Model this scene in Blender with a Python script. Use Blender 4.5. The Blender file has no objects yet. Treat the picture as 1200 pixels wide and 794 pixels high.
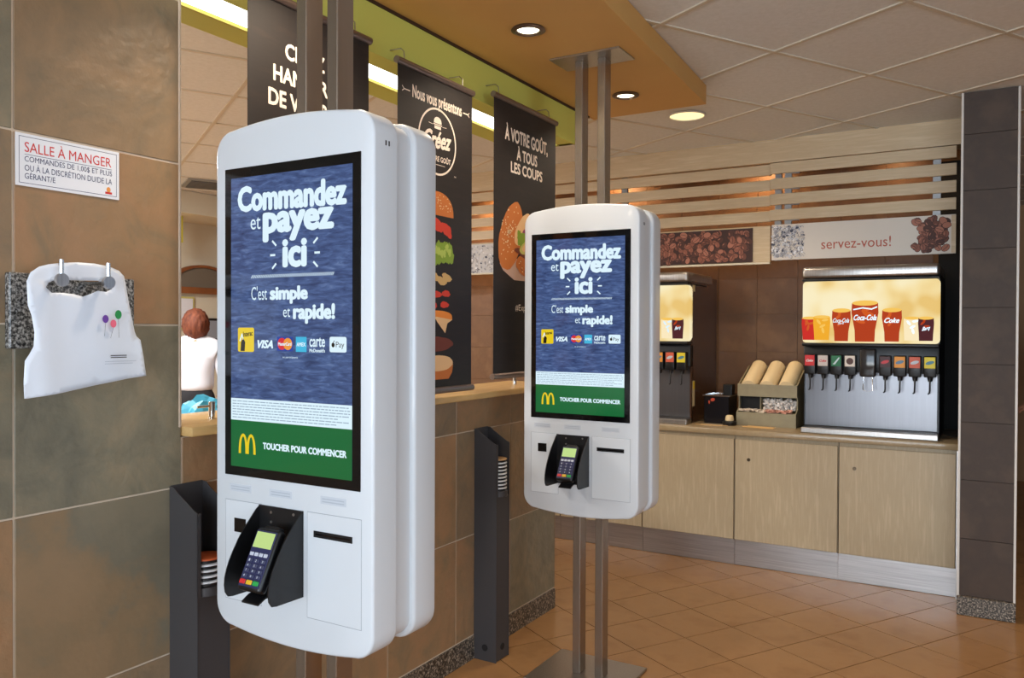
import bpy, bmesh, math, random
from mathutils import Vector, Matrix
C = bpy.context.scene.collection
sc = bpy.context.scene
PI = math.pi
R = math.radians

# ------------------------------------------------------------------ camera
cam = bpy.data.cameras.new('camera')
cam.sensor_width = 36.0
cam.lens = 36.0 * 952.07 / 1200.0
cam.clip_start = 0.05
camo = bpy.data.objects.new('camera', cam)
C.objects.link(camo)
YAW, PITCH, ROLL = R(30.430), R(0.649), R(0.227)
F = Vector((-math.sin(YAW) * math.cos(PITCH), math.cos(YAW) * math.cos(PITCH), -math.sin(PITCH)))
R0 = Vector((math.cos(YAW), math.sin(YAW), 0)); U0 = R0.cross(F)
RR = R0 * math.cos(ROLL) + U0 * math.sin(ROLL)
UU = -R0 * math.sin(ROLL) + U0 * math.cos(ROLL)
M = Matrix((RR, UU, -F)).transposed().to_4x4()
M.translation = Vector((0, 0, 1.56))
camo.matrix_world = M
sc.camera = camo

# ------------------------------------------------------------------ world, exposure, large lights
w = bpy.data.worlds.new('world'); sc.world = w; w.use_nodes = True
bg = w.node_tree.nodes['Background']
bg.inputs[0].default_value = (0.62, 0.78, 1.0, 1); bg.inputs[1].default_value = 1.2
sc.view_settings.view_transform = 'Standard'; sc.view_settings.look = 'None'
sc.view_settings.exposure = 0.0; sc.view_settings.gamma = 1.0
sc.view_settings.use_curve_mapping = False

def area(name, loc, rot, sx, sy, power, col, spread=180):
    l = bpy.data.lights.new(name, 'AREA'); l.shape = 'RECTANGLE'; l.size = sx; l.size_y = sy
    l.energy = power; l.color = col; l.spread = R(spread)
    o = bpy.data.objects.new(name, l); o.location = loc; o.rotation_euler = rot; C.objects.link(o)
    return o
DAY = (0.74, 0.87, 1.0)
WARM = (1.0, 0.82, 0.62)
# daylight coming in through the big window behind the photographer
area('daylight', (0.2, -4.75, 1.75), (R(90), 0, 0), 6.6, 2.3, 350, DAY)
area('daylight_side', (4.9, -1.6, 1.7), (R(90), 0, R(90)), 3.8, 2.2, 170, DAY)
area('ceiling_fill', (0.2, -4.9, 0.7), (R(118), 0, 0), 6.6, 0.8, 170, (1.0, 0.95, 0.86))  # added fill aimed upward to brighten the ceiling, tinted like ground-bounced daylight

def sock(r, g, b):
    def f(c):
        c /= 255.0
        return c / 12.92 if c <= 0.04045 else ((c + 0.055) / 1.055) ** 2.4
    return (f(r), f(g), f(b), 1.0)

# ------------------------------------------------------------------ materials
MATS = {}
def mat(name, rgb, rough=0.5, metal=0.0, emit=0.0, ecol=None, alt=None, nscale=5.0, ndet=6, lo=0.35, hi=0.65,
        stretch=(1, 1, 1), bump=0.0, bscale=60, coat=0.0, rnd=False, spec=0.5, dist=0.0, alpha=None, wave=False):
    if name in MATS: return MATS[name]
    m = bpy.data.materials.new(name); m.use_nodes = True
    nt = m.node_tree; b = nt.nodes['Principled BSDF']; L = nt.links.new
    b.inputs['Roughness'].default_value = rough
    b.inputs['Metallic'].default_value = metal
    b.inputs['Specular IOR Level'].default_value = spec
    b.inputs['Coat Weight'].default_value = coat
    col = sock(*rgb); b.inputs['Base Color'].default_value = col
    if emit:
        b.inputs['Emission Color'].default_value = sock(*(ecol or rgb))
        b.inputs['Emission Strength'].default_value = emit
    tc = None
    if alt or bump:
        tc = nt.nodes.new('ShaderNodeTexCoord'); mp = nt.nodes.new('ShaderNodeMapping')
        mp.inputs['Scale'].default_value = stretch
        L(tc.outputs['Object'], mp.inputs[0])
        vec = mp.outputs[0]
        if rnd:
            oi = nt.nodes.new('ShaderNodeObjectInfo'); ad = nt.nodes.new('ShaderNodeVectorMath'); ad.operation = 'ADD'
            ml = nt.nodes.new('ShaderNodeMath'); ml.operation = 'MULTIPLY'; ml.inputs[1].default_value = 53.0
            L(oi.outputs['Random'], ml.inputs[0]); L(vec, ad.inputs[0]); L(ml.outputs[0], ad.inputs[1]); vec = ad.outputs[0]
    if alt:
        n = nt.nodes.new('ShaderNodeTexNoise'); n.inputs['Scale'].default_value = nscale
        n.inputs['Detail'].default_value = ndet; n.inputs['Distortion'].default_value = dist
        n.inputs['Roughness'].default_value = 0.6
        L(vec, n.inputs['Vector'])
        r = nt.nodes.new('ShaderNodeValToRGB'); r.color_ramp.elements[0].position = lo; r.color_ramp.elements[1].position = hi
        r.color_ramp.elements[0].color = col
        alts = alt if isinstance(alt, list) else [alt]
        for i, a in enumerate(alts[:-1]):
            e = r.color_ramp.elements.new(lo + (hi - lo) * (i + 1) / len(alts)); e.color = sock(*a)
        r.color_ramp.elements[-1].color = sock(*alts[-1])
        L(n.outputs['Fac'], r.inputs[0])
        if emit: L(r.outputs[0], b.inputs['Emission Color']); b.inputs['Base Color'].default_value = (.003, .003, .003, 1)
        else: L(r.outputs[0], b.inputs['Base Color'])
        if emit: r.color_ramp.elements[0].color = sock(*(ecol or rgb))
    if bump:
        n2 = nt.nodes.new('ShaderNodeTexNoise'); n2.inputs['Scale'].default_value = bscale; n2.inputs['Detail'].default_value = 5
        L(vec, n2.inputs['Vector'])
        bp = nt.nodes.new('ShaderNodeBump'); bp.inputs['Strength'].default_value = bump; bp.inputs['Distance'].default_value = 0.01
        L(n2.outputs['Fac'], bp.inputs['Height']); L(bp.outputs[0], b.inputs['Normal'])
    MATS[name] = m
    return m

def thin_glass(name, tint=(0.95, 0.98, 1.0)):
    m = bpy.data.materials.new(name); m.use_nodes = True; nt = m.node_tree; nt.nodes.clear(); L = nt.links.new
    o = nt.nodes.new('ShaderNodeOutputMaterial'); t = nt.nodes.new('ShaderNodeBsdfTransparent'); g = nt.nodes.new('ShaderNodeBsdfGlossy')
    g.inputs['Roughness'].default_value = 0.03; t.inputs[0].default_value = (*tint, 1)
    fr = nt.nodes.new('ShaderNodeFresnel'); mx = nt.nodes.new('ShaderNodeMixShader')
    L(fr.outputs[0], mx.inputs[0]); L(t.outputs[0], mx.inputs[1]); L(g.outputs[0], mx.inputs[2]); L(mx.outputs[0], o.inputs[0])
    return m

sl = dict(rough=0.42, nscale=5.5, ndet=14, bump=0.45, bscale=22, rnd=True, dist=1.2)
SL_GREEN = mat('slate_green', (112, 106, 90), alt=[(128, 120, 100), (144, 130, 106)], lo=.3, hi=.7, **sl)
SL_BROWN = mat('slate_brown', (120, 106, 86), alt=[(138, 116, 90), (152, 124, 94)], lo=.3, hi=.7, **sl)
SL_ORANGE = mat('slate_orange', (162, 124, 90), alt=[(150, 120, 88), (126, 110, 86)], lo=.35, hi=.75, **sl)
SL_MIX = mat('slate_mixed', (146, 120, 90), alt=[(138, 116, 88), (120, 112, 94), (128, 118, 98)], lo=.40, hi=.58, rough=.42, nscale=1.6, ndet=9, bump=.25, bscale=14, rnd=True, dist=.5)
GROUT = mat('grout_light', (206, 188, 166), 0.9)
GROUTD = mat('grout_dark', (70, 46, 32), 0.9)
GRAN = mat('granite', (30, 28, 26), 0.3, alt=[(60, 54, 48), (120, 108, 94), (176, 164, 148)], nscale=110, ndet=3, lo=.38, hi=.64)
GRANG = mat('granite_grey', (38, 38, 38), 0.25, alt=[(100, 98, 96), (165, 163, 160)], nscale=130, ndet=3, lo=.38, hi=.62)
FLOORT = mat('terracotta', (160, 120, 78), 0.24, alt=[(166, 124, 81), (154, 114, 73)], nscale=5, lo=.3, hi=.7, bump=.06, bscale=8, rnd=True)
CEILP = mat('ceiling_panel', (226, 226, 224), 0.9, alt=(216, 216, 212), nscale=40, lo=.3, hi=.7, bump=.15, bscale=90)
GRIDM = mat('ceiling_grid', (206, 196, 178), 0.5)
WHITE = mat('kiosk_white', (212, 217, 222), 0.32, coat=0.25)
BLACKG = mat('black_glass', (8, 8, 10), 0.08)
BLACKP = mat('black_plastic', (14, 14, 16), 0.38)
BLACKM = mat('black_matt', (20, 19, 20), 0.7)
STEEL = mat('brushed_steel', (190, 186, 182), 0.3, 0.95, alt=(165, 160, 156), nscale=3, stretch=(60, 60, 0.6), lo=.3, hi=.7)
POLE = mat('pole_metal', (168, 154, 140), 0.27, 0.85, alt=(158, 144, 130), nscale=3, stretch=(8, 8, .5), lo=.3, hi=.7)
KICK = mat('kick_steel', (190, 186, 184), 0.34, 0.9, alt=(160, 156, 154), nscale=3, stretch=(.8, 50, 50), lo=.3, hi=.7)
CHROME = mat('chrome', (225, 225, 225), 0.12, 1.0)
ORANGE = mat('canopy_orange', (208, 162, 92), 0.55, alt=(202, 156, 88), nscale=2)
GREEN = mat('beam_green', (206, 206, 100), 0.6)
OLIVE = mat('beam_lip', (196, 184, 70), 0.5)
CREAM = mat('cream_paint', (220, 212, 190), 0.8)
MAPLE = mat('pale_maple', (184, 166, 136), 0.42, alt=[(174, 156, 126), (192, 174, 144)], nscale=5, stretch=(9, 9, .7), lo=.3, hi=.7)
MAPLEH = mat('pale_maple_horizontal', (208, 186, 152), 0.42, alt=[(198, 176, 142), (214, 194, 162)], nscale=5, stretch=(.7, 9, 9), lo=.3, hi=.7)
WORKT = mat('worktop_laminate', (170, 150, 118), 0.18, alt=(156, 136, 104), nscale=30, lo=.3, hi=.7)
LEDGE = mat('ledge_laminate', (216, 178, 118), 0.25, alt=(204, 166, 108), nscale=8, stretch=(5, .7, 5))
BTILE = mat('brown_wall_tile', (118, 84, 56), 0.42, alt=[(108, 76, 50), (126, 92, 62)], nscale=4, bump=.1, bscale=12, rnd=True)
BGROUT = mat('brown_grout', (140, 104, 72), 0.9)
COLT = mat('column_tile', (70, 54, 43), 0.6, alt=[(62, 48, 39), (76, 60, 48)], nscale=5, bump=.08, bscale=14, rnd=True)
COLG = mat('column_grout', (60, 48, 42), 0.9)
TRIMW = mat('white_trim', (214, 210, 204), 0.35)
ANTH = mat('anthracite', (70, 68, 70), 0.5, 0.2)
BANNER = mat('banner_cloth', (34, 27, 26), 0.6, alt=[(30, 25, 24), (42, 32, 29)], nscale=6, stretch=(1, 1, 6), lo=.3, hi=.7)
RAIL = mat('banner_rail', (140, 124, 116), 0.35, 0.8)
INK = mat('ink_cream', (238, 222, 204), 0.7)
VINYL = mat('bib_vinyl', (226, 232, 242), 0.35)
PAPER = mat('paper_white', (232, 234, 240), 0.6)
def ink(name, rgb, rough=0.6): return mat('ink_' + name, rgb, rough)
# screens and backlit print
def lit(name, rgb, e=1.0, rough=.12, **k): return mat('lit_' + name, (4, 4, 4), rough, emit=e, ecol=rgb, **k)
SLATE = mat('lit_slate', (40, 54, 92), 0.12, emit=1.0, alt=[(58, 76, 120), (76, 98, 146), (112, 134, 176)], nscale=16, ndet=12, stretch=(1.2, 1, 6), lo=.28, hi=.74, dist=.6)
L_WHITE = lit('white', (222, 244, 255), 1.0)
L_GREEN = lit('green', (24, 104, 54), .95)
L_GREY = lit('grey', (150, 172, 192), 1.0)
L_YEL = lit('yellow', (236, 206, 32), .95)
L_DARK = lit('dark', (40, 34, 24), .8)
L_RED = lit('red', (222, 50, 60), .9)
L_ORG = lit('orange', (244, 160, 60), .9)
L_BLUE = lit('blue', (44, 70, 160), .9)
L_CYAN = lit('cyan', (70, 190, 232), .9)

# ------------------------------------------------------------------ mesh builder
class MB:
    def __init__(s): s.seg = []; s.v = []; s.f = []; s.m = []; s.cur = 0
    def raw(s, vs, fs):
        o = len(s.v); s.v += [tuple(v) for v in vs]
        for f in fs: s.f.append([i + o for i in f]); s.m.append(s.cur)
        return s
    def bm(s, b):
        b.verts.index_update(); s.raw([v.co[:] for v in b.verts], [[v.index for v in f.verts] for f in b.faces]); b.free(); return s
    def box(s, x0, x1, y0, y1, z0, z1, b=0.0, seg=2):
        if b <= 0:
            vs = [(x, y, z) for x in (x0, x1) for y in (y0, y1) for z in (z0, z1)]
            return s.raw(vs, [(0, 1, 3, 2), (4, 6, 7, 5), (0, 4, 5, 1), (2, 3, 7, 6), (0, 2, 6, 4), (1, 5, 7, 3)])
        m = bmesh.new(); bmesh.ops.create_cube(m, size=1)
        for v in m.verts: v.co = Vector(((x0 + x1) / 2 + v.co.x * (x1 - x0), (y0 + y1) / 2 + v.co.y * (y1 - y0), (z0 + z1) / 2 + v.co.z * (z1 - z0)))
        bmesh.ops.bevel(m, geom=m.edges[:], offset=b, segments=seg, affect='EDGES', profile=0.5)
        return s.bm(m)
    def tube(s, pts, r, n=12, cap=True):
        pts = [Vector(p) for p in pts]; rs = r if isinstance(r, (list, tuple)) else [r] * len(pts); vs = []; k = len(pts)
        up = None
        for i, p in enumerate(pts):
            d = (pts[min(i + 1, k - 1)] - pts[max(i - 1, 0)]).normalized()
            if up is None: up = Vector((0, 0, 1)) if abs(d.z) < .9 else Vector((1, 0, 0))
            a = d.cross(up).normalized(); b = d.cross(a).normalized(); up = -b if False else up
            for j in range(n):
                t = 2 * PI * j / n; vs.append(p + (a * math.cos(t) + b * math.sin(t)) * rs[i])
        fs = [(i * n + j, i * n + (j + 1) % n, (i + 1) * n + (j + 1) % n, (i + 1) * n + j) for i in range(k - 1) for j in range(n)]
        if cap: fs += [list(range(n))[::-1], [(k - 1) * n + j for j in range(n)]]
        return s.raw(vs, fs)
    def lathe(s, prof, c=(0, 0, 0), n=32, axis='z'):
        vs = []
        for r, h in prof:
            for j in range(n):
                t = 2 * PI * j / n; a, b = r * math.cos(t), r * math.sin(t)
                p = (a, b, h) if axis == 'z' else ((a, h, b) if axis == 'y' else (h, a, b))
                vs.append((p[0] + c[0], p[1] + c[1], p[2] + c[2]))
        k = len(prof)
        fs = [(i * n + j, i * n + (j + 1) % n, (i + 1) * n + (j + 1) % n, (i + 1) * n + j) for i in range(k - 1) for j in range(n)]
        fs += [list(range(n))[::-1], [(k - 1) * n + j for j in range(n)]]
        return s.raw(vs, fs)
    def prism(s, poly, a, b, plane='xz'):
        n = len(poly)
        def P(u, v, t): return (u, t, v) if plane == 'xz' else ((t, u, v) if plane == 'yz' else (u, v, t))
        vs = [P(u, v, a) for u, v in poly] + [P(u, v, b) for u, v in poly]
        fs = [list(range(n)), list(range(2 * n - 1, n - 1, -1))] + [(i, i + n, (i + 1) % n + n, (i + 1) % n) for i in range(n)]
        return s.raw(vs, fs)
    def flat(s, poly, y=0.0):          # polygon in the local xz plane facing -y
        area_ = sum(poly[i][0] * poly[(i + 1) % len(poly)][1] - poly[(i + 1) % len(poly)][0] * poly[i][1] for i in range(len(poly)))
        if area_ < 0: poly = poly[::-1]
        return s.raw([(u, y, v) for u, v in poly], [list(range(len(poly)))])
    def rect(s, x0, x1, z0, z1, y=0.0): return s.flat([(x0, z0), (x1, z0), (x1, z1), (x0, z1)], y)
    def disc(s, cx, cz, rx, rz=None, y=0.0, rot=0.0, n=20):
        rz = rz or rx; c, d = math.cos(rot), math.sin(rot)
        return s.flat([(cx + rx * math.cos(t) * c - rz * math.sin(t) * d, cz + rx * math.cos(t) * d + rz * math.sin(t) * c) for t in [2 * PI * i / n for i in range(n)]], y)
    def stroke(s, pts, wd, y=0.0):     # flat ribbon through points
        for i in range(len(pts) - 1):
            (ax, az), (bx, bz) = pts[i], pts[i + 1]; l = math.hypot(bx - ax, bz - az) or 1e-6
            nx, nz = -(bz - az) / l * wd / 2, (bx - ax) / l * wd / 2; ex, ez = (bx - ax) / l * wd * .3, (bz - az) / l * wd * .3
            s.flat([(ax + nx - ex, az + nz - ez), (bx + nx + ex, bz + nz + ez), (bx - nx + ex, bz - nz + ez), (ax - nx - ex, az - nz - ez)], y)
        return s
    def text(s, body, x0, x1, z0, z1, y=0.0, bold=0.0, shear=0.0, rise=0.0):
        vs, fs = text_data(body, bold, shear)
        xs = [v[0] for v in vs]; ys = [v[1] for v in vs]; a, b, c, d = min(xs), max(xs), min(ys), max(ys)
        out = []
        for v in vs:
            u = (v[0] - a) / (b - a); t = (v[1] - c) / (d - c)
            out.append((x0 + (x1 - x0) * u, y - v[2], z0 + (z1 - z0) * t + rise * u))
        s.seg.append((len(s.v), len(s.v) + len(out), len(s.f), len(s.f) + len(fs)))
        return s.raw(out, fs)
TXT = {}
def text_data(body, bold, shear):
    k = (body, bold, shear)
    if k not in TXT:
        c = bpy.data.curves.new('text', 'FONT'); c.body = body; c.shear = shear; c.resolution_u = 3
        o = bpy.data.objects.new('text', c); m = bpy.data.meshes.new_from_object(o)
        bv = [v.co[:] for v in m.vertices]; bf = [list(p.vertices) for p in m.polygons]
        if bold > .012:                       # heavier weight: the outline repeated around a small circle
            V, Fc = [], []
            for q in range(8):
                dx, dy = bold * math.cos(q * PI / 4), bold * .8 * math.sin(q * PI / 4); n0 = len(V)
                V += [(a[0] + dx, a[1] + dy, q * .00004) for a in bv]; Fc += [[i + n0 for i in f] for f in bf]
            bv, bf = V, Fc
        TXT[k] = (bv, bf)
        bpy.data.meshes.remove(m); bpy.data.objects.remove(o); bpy.data.curves.remove(c)
    return TXT[k]

def build(name, mb, mats, parent=None, smooth=False, label=None, loc=None, fix=True):
    me = bpy.data.meshes.new(name); me.from_pydata(mb.v, [], mb.f); me.update()
    if not isinstance(mats, (list, tuple)): mats = [mats]
    for m in mats: me.materials.append(m)
    if len(mats) > 1: me.polygons.foreach_set('material_index', mb.m)
    if fix:
        b = bmesh.new(); b.from_mesh(me); bmesh.ops.recalc_face_normals(b, faces=b.faces[:]); b.to_mesh(me); b.free()
    if smooth:
        me.polygons.foreach_set('use_smooth', [True] * len(me.polygons)); me.set_sharp_from_angle(angle=R(38))
    o = bpy.data.objects.new(name, me); C.objects.link(o)
    if parent: o.parent = parent
    if loc: o.location = loc
    if label: o['label'] = label
    return o
def flatp(name, mb, mats, parent=None, label=None, loc=None):
    if name == 'lettering' and mb.seg and len(mb.seg) >= 1:      # every line of lettering is an object of its own
        used = set()
        for a, b, c, d in mb.seg:
            q = MB(); q.v = mb.v[a:b]; q.f = [[i - a for i in f] for f in mb.f[c:d]]; q.m = mb.m[c:d]; used.update(range(c, d))
            o = build('lettering', q, mats, parent, False, label, loc, fix=False)
        rest = [i for i in range(len(mb.f)) if i not in used]
        if rest:
            q = MB(); q.v = mb.v; q.f = [mb.f[i] for i in rest]; q.m = [mb.m[i] for i in rest]
            vs = sorted({i for f in q.f for i in f}); mp = {v: k for k, v in enumerate(vs)}
            q.v = [mb.v[i] for i in vs]; q.f = [[mp[i] for i in f] for f in q.f]
            o = build('print_marks', q, mats, parent, False, label, loc, fix=False); o['kind'] = 'stuff'
        return o
    o = build(name, mb, mats, parent, False, label, loc, fix=False)
    if name in ('footer_bands', 'bean_print', 'ice_print', 'bubble_print', 'burger_print', 'burger_layers_print', 'cup_print', 'balloon_print'): o['kind'] = 'stuff'
    return o
def tag(o, label, cat, group=None, kind=None):
    o['label'] = label; o['category'] = cat
    if group: o['group'] = group
    if kind: o['kind'] = kind
    return o
def thing(name, label, cat, loc=(0, 0, 0), rot=(0, 0, 0), group=None):
    o = bpy.data.objects.new(name, None); C.objects.link(o); o.location = loc; o.rotation_euler = rot
    o.empty_display_size = .1
    return tag(o, label, cat, group)
def struct(o): o['kind'] = 'structure'; return o
def kids(o): return [c for c in C.objects if c.parent == o]
def copy_tree(o, parent=None):
    c = o.copy(); C.objects.link(c)
    if parent: c.parent = parent
    for ch in [x for x in ALLK.get(o.name, [])]: copy_tree(ch, c)
    return c
ALLK = {}
def index():
    ALLK.clear()
    for o in C.objects:
        if o.parent: ALLK.setdefault(o.parent.name, []).append(o)
def lamp(name, loc, power, col, parent=None, r=.05, spot=None, blend=.6, rot=(0, 0, 0)):
    l = bpy.data.lights.new(name, 'SPOT' if spot else 'POINT'); l.energy = power; l.color = col; l.shadow_soft_size = r
    if spot: l.spot_size = R(spot); l.spot_blend = blend
    o = bpy.data.objects.new(name, l); C.objects.link(o); o.location = loc; o.rotation_euler = rot
    if parent: o.parent = parent
    return o

CEIL = 2.87
# ================================================================== SETTING
# ---- floor: square terracotta tiles turned 59.5 degrees
flo = struct(build('floor', MB().box(-9, 6, -5, 11, -0.05, -0.006), GROUTD))
TH, TS = R(59.5), 0.318
ca, sa = math.cos(TH), math.sin(TH)
OX, OY = -0.0908, -0.0190
tile_me = bpy.data.meshes.new('floor_tile')
_t = MB().box(-TS / 2 + .0026, TS / 2 - .0026, -TS / 2 + .0026, TS / 2 - .0026, -.012, 0)
tile_me.from_pydata(_t.v, [], _t.f); tile_me.materials.append(FLOORT)
far = MB(); cand = []
for i in range(-40, 60):
    for j in range(-45, 45):
        q0, q1 = OX + (i + .5) * TS, OY + (j + .5) * TS
        x, y = q0 * ca - q1 * sa, q0 * sa + q1 * ca
        if not (-8.6 < x < 5.6 and -4.7 < y < 10.6): continue
        d = Vector((x, y, -1.56)); zz = d.dot(F)
        vis = False
        if zz > .5:
            px = 600 + 952 * d.dot(RR) / zz; py = 397 - 952 * d.dot(UU) / zz
            vis = x > -2.3 and y < 6.0 and px > 420 and px < 1330 and py < 960
        if vis: cand.append((x, y))
        else:
            o = len(far.v)
            e = TS / 2 - .0026
            cs = [(x + a * ca - b * sa, y + a * sa + b * ca) for a, b in ((-e, -e), (e, -e), (e, e), (-e, e))]
            far.raw([(a, b, 0) for a, b in cs] + [(a, b, -.012) for a, b in cs], [(0, 1, 2, 3), (0, 4, 5, 1), (1, 5, 6, 2), (2, 6, 7, 3), (3, 7, 4, 0)])
cand.sort(key=lambda p: p[0] ** 2 + p[1] ** 2)
rr = random.Random(4)
for x, y in cand[:295]:
    o = bpy.data.objects.new('floor_tile', tile_me); C.objects.link(o); o.parent = flo
    o.location = (x, y, rr.uniform(-.0006, 0)); o.rotation_euler = (0, 0, TH + rr.choice((0, 1, 2, 3)) * PI / 2)
for x, y in cand[295:]:
    e = TS / 2 - .0026
    cs = [(x + a * ca - b * sa, y + a * sa + b * ca) for a, b in ((-e, -e), (e, -e), (e, e), (-e, e))]
    far.raw([(a, b, 0) for a, b in cs] + [(a, b, -.012) for a, b in cs], [(0, 1, 2, 3), (0, 4, 5, 1), (1, 5, 6, 2), (2, 6, 7, 3), (3, 7, 4, 0)])
fo = build('floor_tiles', far, FLOORT, flo); fo['kind'] = 'stuff'

# ---- ceiling: lay-in panels on a T-bar grid turned 60 degrees
cei = struct(build('ceiling', MB().box(-9, 6, -5, 11, CEIL + .09, CEIL + .14), CREAM))
CS = 0.685; th = R(60.0); cca, csa = math.cos(th), math.sin(th)
CO = (0.2206, -0.008)
grid = MB(); pm = bpy.data.meshes.new('ceiling_panel')
_t = MB().box(-CS / 2 + .010, CS / 2 - .010, -CS / 2 + .010, CS / 2 - .010, 0.004, .02)
pm.from_pydata(_t.v, [], _t.f); pm.materials.append(CEILP)
farc = MB(); n_c = 0
pos = []
for i in range(-18, 24):
    for j in range(-18, 20):
        q0, q1 = CO[0] + (i + .5) * CS, CO[1] + (j + .5) * CS
        x, y = q0 * cca - q1 * csa, q0 * csa + q1 * cca
        if not (-9.2 < x < 6 and -5 < y < 11): continue
        d = Vector((x, y, CEIL - 1.56)); zz = d.dot(F); vis = False
        if zz > 1.0:
            px = 600 + 952 * d.dot(RR) / zz; py = 397 - 952 * d.dot(UU) / zz
            vis = -60 < px < 1260 and py > -120
        pos.append((0 if vis else 1, x * x + y * y, x, y))
pos.sort()
for v, _, x, y in pos:
    if v == 0 and n_c < 280:
        o = bpy.data.objects.new('ceiling_panel', pm); C.objects.link(o); o.parent = cei
        o.location = (x, y, CEIL); o.rotation_euler = (0, 0, th); n_c += 1
    else:
        e = CS / 2 - .01
        farc.raw([(x + a * cca - b * csa, y + a * csa + b * cca, CEIL + .004) for a, b in ((-e, -e), (e, -e), (e, e), (-e, e))], [(3, 2, 1, 0)])
if farc.v:
    o = build('ceiling_panels', farc, CEILP, cei, fix=False); o['kind'] = 'stuff'
for i in range(-19, 25):
    for ax in (0, 1):
        q = CO[ax] + i * CS
        P = []
        for t in (-16, 16):
            a, b = (q, t) if ax == 0 else (t, q)
            P.append((a, b))
        (a0, b0), (a1, b1) = P
        wdt = .011
        if ax == 0: c4 = [(a0 - wdt, b0), (a0 + wdt, b0), (a1 + wdt, b1), (a1 - wdt, b1)]
        else: c4 = [(a0, b0 - wdt), (a0, b0 + wdt), (a1, b1 + wdt), (a1, b1 - wdt)]
        vs = [(u * cca - v * csa, u * csa + v * cca) for u, v in c4]
        grid.prism(vs, CEIL - .002 + .0006 * ax, CEIL + .012, 'xy')
build('ceiling_grid', grid, GRIDM, cei)

# ---- left wall (full height tiled) and half wall, plane x = XW
XW = -2.1
TW = 0.4895
ys = [1.118 + TW * k for k in range(-3, 7)]
rows = [.112, .59, 1.083, 1.57, 2.053, 2.54, 2.95]
wl = struct(build('wall_left', MB().box(XW - .26, XW - .003, ys[0], 1.597, 0, 2.95), GROUT))
wh = struct(build('wall_half', MB().box(XW - .26, XW - .003, 1.597, 4.056, 0, 1.232), GROUT))
pat = {(3, 0): 'B', (3, 1): 'M', (3, 2): 'G', (3, 3): 'O', (3, 4): 'B', (3, 5): 'G',
       (2, 0): 'B', (2, 1): 'O', (2, 2): 'G', (2, 3): 'B', (2, 4): 'G', (2, 5): 'G'}
MM = {'G': SL_GREEN, 'B': SL_BROWN, 'O': SL_ORANGE, 'M': SL_MIX}
rng = random.Random(11)
for ci in range(len(ys) - 1):
    y0 = ys[ci]; y1 = ys[ci + 1]; half = y0 > 1.59
    for ri in range(len(rows) - 1):
        z0, z1 = rows[ri], rows[ri + 1]
        if half:
            if z0 > 1.1: continue
            if z1 > 1.1 and z0 > 1.05: z1 = 1.232
        k = pat.get((ci, ri)) or ('G' if (ci, ri) in ((6, 0), (5, 3), (3, 3)) else rng.choice('BBOMOB'))
        if half: k = {(4, 0): 'B', (4, 1): 'O', (4, 2): 'O', (5, 0): 'O', (5, 1): 'B', (5, 2): 'B', (6, 0): 'O', (6, 1): 'O', (6, 2): 'B', (7, 0): 'O', (7, 1): 'B', (7, 2): 'O', (8, 0): 'G', (8, 1): 'B', (8, 2): 'B'}.get((ci, ri), k)
        g = .0026
        o = build('wall_tile', MB().box(-.008, .008, -(y1 - y0) / 2 + g, (y1 - y0) / 2 - g, -(z1 - z0) / 2 + g, (z1 - z0) / 2 - g, .0015, 1), MM[k], wh if half else wl)
        o.location = (XW - .008, (y0 + y1) / 2, (z0 + z1) / 2)
# granite bases
struct(build('baseboard_left', MB().box(XW - .01, XW + .004, ys[0], 4.06, 0, .108), GRAN))
# end cap tiles of half wall
for z0, z1 in ((0.112, .59), (.59, 1.083), (1.083, 1.232)):
    o = build('wall_tile', MB().box(XW - .262, XW - .002, 4.056, 4.066, z0 + .002, z1 - .002), SL_BROWN, wh)
# pale edge strip of the opening
struct(build('trim_1', MB().box(XW - .265, XW + .003, 1.597, 1.606, 1.262, 2.75, .002, 1), mat('edge_strip', (190, 168, 146), .5)))
# ledge
tag(build('ledge_top', MB().box(XW - .32, XW + .045, 1.610, 4.085, 1.234, 1.264, .006, 2), LEDGE, smooth=True), 'long honey coloured ledge capping the tiled half wall', 'ledge')

# ---- beam with light slot over the half wall
bx0, bx1, bz = -2.335, -1.97, 2.58
be = MB()
be.cur = 0
be.box(-1.985, bx1, 1.3, 4.034, bz, CEIL)             # outer face
be.box(bx0, -2.20, 1.3, 4.034, bz, CEIL)
be.box(-2.065, -1.985, 1.3, 4.034, bz, bz + .02)
be.box(-2.2, -2.065, 1.3, 4.034, bz + .12, CEIL)
be.box(-2.2, -1.985, 4.0, 4.034, bz, CEIL)
beam = struct(build('ceiling_beam', be, GREEN))
build('lip', MB().box(-2.206, -2.194, 1.3, 4.0, bz - .006, bz + .01), OLIVE, beam)
st = tag(build('strip_light', MB().box(-2.192, -2.068, 1.3, 3.98, bz + .003, bz + .03, .004, 1), lit('strip', (255, 255, 250), 3.5)), 'long glowing white strip light recessed in the green beam', 'light')
# ---- orange canopy
CZ = 2.77
cn = MB(); cn.prism([(-1.965, 4.283), (-1.317, 4.283), (-1.266, 3.3), (-1.225, 2.6), (-1.14, 1.4), (-1.02, 0), (-.85, -1.4), (-1.965, -1.4)], CZ, CEIL, 'xy')
cn.box(-1.9712, -1.965, -1.4, 4.283, CZ - .004, CEIL)
struct(build('ceiling_canopy', cn, ORANGE))
struct(build('trim_2', MB().box(-1.9685, -1.963, 1.3, 4.2, CZ - .012, CZ), mat('dark_edge', (60, 38, 24), .6)))

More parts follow.
